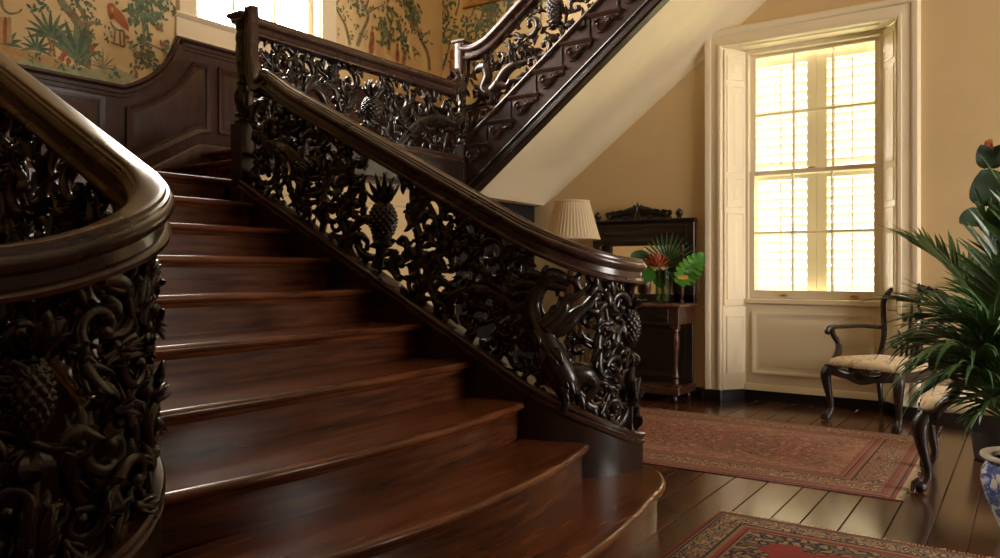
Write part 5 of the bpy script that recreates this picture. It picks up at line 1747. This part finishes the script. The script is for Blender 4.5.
# ------------------------------------------------------------------ leaves
def blade(m, p0, d, up, L, w, droop=.3, fold=.25, n=7, tip=1.0):
    """single pointed leaflet: folded strip with thickness"""
    d = Vector(d).normalized(); up = Vector(up); p = Vector(p0); rings = []
    for i in range(n+1):
        u = i/n
        side = d.cross(up)
        if side.length < 1e-5: side = Vector((1, 0, 0))
        side.normalize(); nr = side.cross(d).normalized()
        ww = w*.5*(math.sin(PI*min(1, .12+.88*u**.7))**.7) if i < n else w*.02
        th = .0012
        a = p-side*ww+nr*ww*fold; b = p+side*ww+nr*ww*fold
        rings.append([a, p+nr*th, b, b-nr*th, p-nr*th, a-nr*th])
        p = p+d*(L/n); d = (d+Vector((0, 0, -droop/n*(.5+u)))).normalized()
    m.loft(rings)
def frond(m, P, L, w, rnd, dens=26, droop=.8, start=.30, spread=.95):
    """pinnate palm frond on a curved rachis; returns nothing, leaflets go into m"""
    C = catmull(P, 10); n = len(C)
    m.tube(C, lerp_list([.010, .007, .003], n), 6)
    for i in range(dens):
        u = start+(1-start)*(i+.5)/dens
        k = min(int(u*(n-1)), n-2); p = C[k]; t = (C[k+1]-C[k]).normalized()
        side = t.cross(Vector((0, 0, 1)))
        side = side.normalized() if side.length > .05 else Vector((1, 0, 0))
        upv = side.cross(t).normalized()
        l = L*(math.sin(PI*min(1, .25+.7*(u-start)/(1-start)))**.7)*rnd.uniform(.85, 1.1)
        a = spread*(1.05-.65*(u-start)/(1-start))
        for sg in (1, -1):
            d = t*math.cos(a)+side*sg*math.sin(a)+upv*.28+Vector((rnd.uniform(-.08, .08), rnd.uniform(-.08, .08), rnd.uniform(-.06, .06)))
            blade(m, p, d, upv, l, w*rnd.uniform(.85, 1.15), droop*rnd.uniform(.6, 1.3), .3, 6)
    blade(m, C[-1], C[-1]-C[-2], Vector((0, 0, 1)), L*.6, w*.8, droop, .3, 6)

# ------------------------------------------------------------------ potted palm
def palm():
    rnd = random.Random(7)
    cx, cy = .025, 4.12
    root = thing('potted_palm', 'feathery green palm in a blue and white porcelain pot at the right', 'potted palm', (cx, cy, 0))
    m = MB()
    pr = [(.10, .0), (.125, .004), (.13, .02), (.155, .08), (.195, .18), (.212, .25), (.208, .30), (.188, .338), (.180, .350)]
    m.lathe(pr+[(.168, .350), (.172, .33), (.16, .30), (.0, .30)], (cx, cy, 0), 40)
    pot = m.build('pot', M_POT, root, smooth=50)
    m = MB(); m.lathe([(.180, .345), (.205, .352), (.215, .362), (.212, .372), (.190, .374), (.170, .366), (.168, .345)], (cx, cy, 0), 40)
    tag(m.build('rim', M_POTRIM, pot), 'plain grey-white rim')
    m = MB(); m.lathe([(.0, .345), (.10, .342), (.168, .335)], (cx, cy, 0), 24); m.build('soil', M_SOIL, pot)
    base = Vector((cx, cy, .34))
    def F(ctrl, L, w, dens, droop, start=.3, spread=.95):
        m = MB(); frond(m, [base+Vector((rnd.uniform(-.04, .04), rnd.uniform(-.04, .04), 0))]+ctrl, L, w, rnd, dens, droop, start, spread)
        m.build('frond', L_PALM, root)
    # main raised frond to the left
    F([un(1002, 370, d=3.75), un(985, 312, d=3.85), un(950, 268, d=4.0), un(908, 240, d=4.2)], .34, .028, 26, .35, .36)
    # middle fronds over the chairs
    F([un(1005, 385, d=3.7), un(985, 340, d=3.75), un(945, 308, d=3.85), un(896, 300, d=4.0)], .30, .024, 24, .7, .34)
    F([un(1008, 400, d=3.6), un(990, 362, d=3.55), un(950, 338, d=3.6), un(912, 342, d=3.7)], .33, .026, 24, 1.2, .32)
    # drooping frond with hanging leaflets
    F([un(1010, 410, d=3.5), un(985, 368, d=3.4), un(950, 352, d=3.4), un(918, 366, d=3.45)], .36, .026, 22, 1.9, .34)
    # low frond by the pot
    F([un(1015, 440, d=3.4), un(1000, 412, d=3.35), un(985, 396, d=3.3), un(965, 400, d=3.3)], .22, .020, 16, .7, .4)
    F([un(1020, 430, d=3.5), un(1008, 400, d=3.45), un(995, 380, d=3.4), un(978, 372, d=3.4)], .22, .022, 18, .8, .4)
    # upright and right hand fronds
    F([un(1010, 380, d=3.7), un(1008, 320, d=3.8), un(1000, 260, d=3.9), un(985, 215, d=4.0)], .32, .028, 24, .25, .36)
    F([un(1025, 360, d=3.7), un(1030, 290, d=3.8), un(1025, 230, d=3.9), un(1000, 185, d=4.0)], .32, .028, 24, .3, .34)
    F([un(1018, 380, d=3.8), un(1005, 335, d=4.0), un(985, 300, d=4.2), un(955, 292, d=4.4)], .30, .026, 22, .6, .34)
    F([un(1060, 340, d=3.6), un(1090, 270, d=3.6), un(1130, 240, d=3.6)], .36, .028, 22, .6)
    F([un(1060, 360, d=3.3), un(1090, 310, d=3.1), un(1120, 320, d=2.9)], .36, .028, 22, .9)
    F([un(1012, 390, d=3.6), un(1003, 350, d=3.6), un(990, 318, d=3.65), un(970, 318, d=3.7)], .28, .024, 20, .8, .35)
    F([un(1012, 400, d=3.45), un(1000, 352, d=3.4), un(978, 325, d=3.4), un(948, 322, d=3.45)], .28, .022, 20, 1.0, .35)
    F([un(1004, 390, d=3.5), un(985, 345, d=3.45), un(955, 318, d=3.5), un(915, 318, d=3.6)], .30, .022, 24, .9, .34)
    F([un(1008, 420, d=3.4), un(988, 385, d=3.35), un(958, 372, d=3.35), un(925, 392, d=3.4)], .30, .022, 20, 2.0, .36)
    F([un(1012, 400, d=3.7), un(1004, 350, d=3.9), un(990, 300, d=4.1), un(962, 262, d=4.3)], .30, .024, 24, .5, .34)
    F([un(1018, 430, d=3.3), un(1004, 405, d=3.25), un(990, 400, d=3.2), un(975, 418, d=3.2)], .18, .018, 16, 1.0, .4)
    for k in range(6):
        a = rnd.uniform(0, 2*PI)
        m = MB(); m.tube(catmull([base+Vector((.05*math.cos(a), .05*math.sin(a), -.03)), base+Vector((.06*math.cos(a), .06*math.sin(a), .18)), base+Vector((.10*math.cos(a), .10*math.sin(a), .40))], 4), .010, 7)
        m.build('stem', L_STEM, root)
palm()

# broad-leaved plant behind the palm
def broad_leaf(m, p0, d, up, L, w, cup=.15, droop=.3, n=10, cut=0):
    d = Vector(d).normalized(); p = Vector(p0); rings = []
    up = Vector(up)
    for i in range(n+1):
        u = i/n
        side = d.cross(up); side = side.normalized() if side.length > 1e-4 else Vector((1, 0, 0))
        nr = side.cross(d).normalized()
        ww = w*.5*(math.sin(PI*min(1, .06+.94*u**.85))**.62)*(1-cut*(1 if (i % 4 == 3) else 0)) if i < n else w*.015
        ring = []
        for f in (-1, -.5, 0, .5, 1): ring.append(p+side*ww*f+nr*(cup*ww*f*f+.004*math.sin(9*u+f*3)))
        for f in (1, .5, 0, -.5, -1): ring.append(p+side*ww*f+nr*(cup*ww*f*f-.002+.004*math.sin(9*u+f*3)))
        rings.append(ring)
        p = p+d*(L/n); d = (d+Vector((0, 0, -droop/n))).normalized()
    m.loft(rings)
def tall_plant():
    D0 = 4.85
    b = un(1000, 330, d=D0); bx, by = b.x, b.y
    root = thing('broad_leaved_plant', 'tall dark broad-leaved plant with rusty tip behind the palm', 'plant', (bx, by, 0))
    m = MB(); m.lathe([(.12, 0), (.14, .01), (.17, .26), (.185, .27), (.185, .30), (.165, .30), (.16, .27), (0, .27)], (bx, by, 0), 24); m.build('planter', M_TERRA, root)
    m = MB(); P = catmull([(bx, by, .26), un(1002, 380, d=D0), un(996, 290, d=D0), un(990, 230, d=D0), un(990, 185, d=D0), un(988, 160, d=D0)], 5)
    m.tube(P, lerp_list([.016, .014, .011, .008], len(P)), 8); m.build('stem', L_STEM, root)
    toc = (Vector((0, 0, 1.4))-b).normalized()
    ax = Vector((c_, s_, 0))
    def leafs(px, py, dx, dz, L, w, tw=0):
        m = MB(); p = un(px, py, d=D0); d = ax*dx+Vector((0, 0, dz))+toc*.25
        broad_leaf(m, p, d, toc+Vector((0, 0, .3))+ax*tw, L, w, .12, .5); m.build('leaf', L_DARK, root)
    leafs(994, 204, -.30, 1, .24, .24); leafs(990, 218, -1, .05, .22, .15, .2); leafs(994, 222, .8, .2, .34, .24)
    leafs(988, 168, -.25, 1, .16, .11); leafs(990, 168, .5, 1, .16, .12); leafs(992, 250, .7, -.3, .30, .2); leafs(996, 262, -.7, .1, .2, .12, .2)
    leafs(994, 205, .9, .6, .34, .22)
    m = MB(); rnd = random.Random(3)
    for k in range(8):
        p = un(988+rnd.uniform(-4, 4), 150+rnd.uniform(-4, 4), d=D0)
        blade(m, p, Vector((rnd.uniform(-.5, .5), rnd.uniform(-.5, .5), 1)), toc, .05, .025, .2)
    m.build('bud', M_FLOWER, root)
tall_plant()

# ------------------------------------------------------------------ vase of cut stems on the console
VX, VY, VZ = un(663, 300, y=6.74).x, 6.74, .886
def vase():
    v = thing('vase', 'clear glass cylinder vase holding cut tropical stems on the console', 'vase', (VX, VY, VZ))
    r = .068; h = .30
    m = MB(); m.lathe([(0, VZ), (r*.92, VZ), (r, VZ+.012), (r, VZ+h), (r-.004, VZ+h), (r-.004, VZ+.02), (0, VZ+.015)], (VX, VY, 0), 28); m.build('glass', M_VASE, v)
    # water
    m = MB(); m.lathe([(0, VZ+.017), (r-.006, VZ+.022), (r-.006, VZ+.20), (0, VZ+.20)], (VX, VY, 0), 24); m.build('water', M_VASE, v)
    ax = Vector((c_, s_, 0)); toc = Vector((s_, -c_, 0))
    toc = (Vector((0, 0, 1.2))-Vector((VX, VY, 1.2))).normalized()
    def stem(o, m, tip):
        P = catmull([Vector((VX-o.x*.5, VY-o.y*.5, VZ+.02)), Vector((VX+o.x*.5, VY+o.y*.5, VZ+h*.6)), Vector((VX+o.x, VY+o.y, VZ+h)), tip], 5)
        m.tube(P, .0045, 6)
    # fan palm leaf
    t = thing('palm_leaf', 'dark pleated fan palm leaf rising at the back of the vase', 'leaf', (VX, VY, VZ+h))
    hub = un(667, 266, y=VY+.06); m = MB(); stem(Vector((.01, .03, 0)), m, hub); m.build('stem', L_STEM, t)
    m = MB()
    for k in range(19):
        a = PI/2+(k-9)*.165
        blade(m, hub, ax*math.cos(a)+Vector((0, 0, math.sin(a)))+toc*.12, toc, .33-.006*abs(k-9), .030, .15, .5)
    m.build('fan', L_PALM, t)
    # bright split leaf
    t = thing('monstera_leaf', 'large bright green leaf catching the window light right of the vase', 'leaf', (VX, VY, VZ+h))
    q = un(678, 284, y=VY-.03); m = MB(); stem(Vector((.03, -.01, 0)), m, q); m.build('stem', L_STEM, t)
    m = MB(); broad_leaf(m, q, ax*.42+Vector((0, 0, .62)), toc+ax*.35, .37, .23, .30, .35, 32, .38); m.build('blade', L_BRIGHT, t)
    # broad leaves low left
    for i, (px, py, dx, dz, L, w, lab) in enumerate(((655, 272, -1, -.25, .27, .17, 'glossy green leaf spreading low to the left over the vase rim'), (660, 270, .05, -1, .17, .16, 'green leaf hanging straight down in front of the vase'), (652, 262, -.8, .45, .24, .15, 'dark green leaf behind the orange flower'))):
        t = thing('leaf', lab, 'leaf', (VX, VY, VZ+h))
        q = un(px, py, y=VY-.05+.05*i); m = MB(); stem(Vector((-.02, -.02+.02*i, 0)), m, q); m.build('stem', L_STEM, t)
        m = MB(); broad_leaf(m, q, ax*dx+Vector((0, 0, dz))+toc*.35, toc+Vector((0, 0, .5)), L, w, .12, .5); m.build('blade', L_PALM if i == 2 else m_leaf('mid green leaf %d' % i, (.03, .13, .016), (.07, .24, .03)), t)
    # protea
    t = thing('flower', 'large orange-brown bloom in the middle of the vase', 'flower', (VX, VY, VZ+h))
    q = un(657, 268, y=VY-.07); m = MB(); stem(Vector((-.01, -.03, 0)), m, q); m.build('stem', L_STEM, t)
    m = MB(); rnd = random.Random(9)
    for k in range(46):
        a = 2*PI*k*.618; e = .25+1.1*(k/46)
        d = (ax*math.cos(a)+toc*math.sin(a))*math.cos(e)+Vector((0, 0, math.sin(e)))
        blade(m, q+d*.02, d, Vector((0, 0, 1)), .115+.03*rnd.random(), .034, -.5, .4, 5)
    m.build('petals', M_FLOWER, t)
    t = thing('flower', 'small pink flower at the left edge of the arrangement', 'flower', (VX, VY, VZ+h))
    q = un(647, 266, y=VY-.08); m = MB(); stem(Vector((-.04, -.03, 0)), m, q); m.build('stem', L_STEM, t)
    m = MB()
    for k in range(16):
        a = 2*PI*k*.618; e = .2+1.1*k/16
        d = (ax*math.cos(a)+toc*math.sin(a))*math.cos(e)+Vector((0, 0, math.sin(e)))
        blade(m, q, d, Vector((0, 0, 1)), .075, .035, -.4, .4, 5)
    m.build('petals', M_PINK, t)
    t = thing('flower', 'slim yellow bloom below the bright green leaf', 'flower', (VX, VY, VZ+h))
    q = un(677, 277, y=VY-.06); m = MB(); stem(Vector((.03, -.03, 0)), m, q); m.build('stem', L_STEM, t)
    m = MB()
    for k in range(5): blade(m, q, ax+Vector((0, 0, .06*(k-2)))+toc*.1*(k % 3), toc, .10, .03, .2, .4, 5)
    m.build('petals', M_YELLOW, t)
    t = thing('grass_blades', 'spray of thin pale grass blades arching right of the vase', 'foliage', (VX, VY, VZ+h))
    m = MB(); rnd = random.Random(12)
    for k in range(9):
        blade(m, un(678, 272, y=VY-.03), ax*1+Vector((0, 0, .55-.17*k))+toc*rnd.uniform(-.2, .3), toc, rnd.uniform(.2, .32), .010, .7, .3, 7)
    m.build('blade', L_STEM, t)
vase()
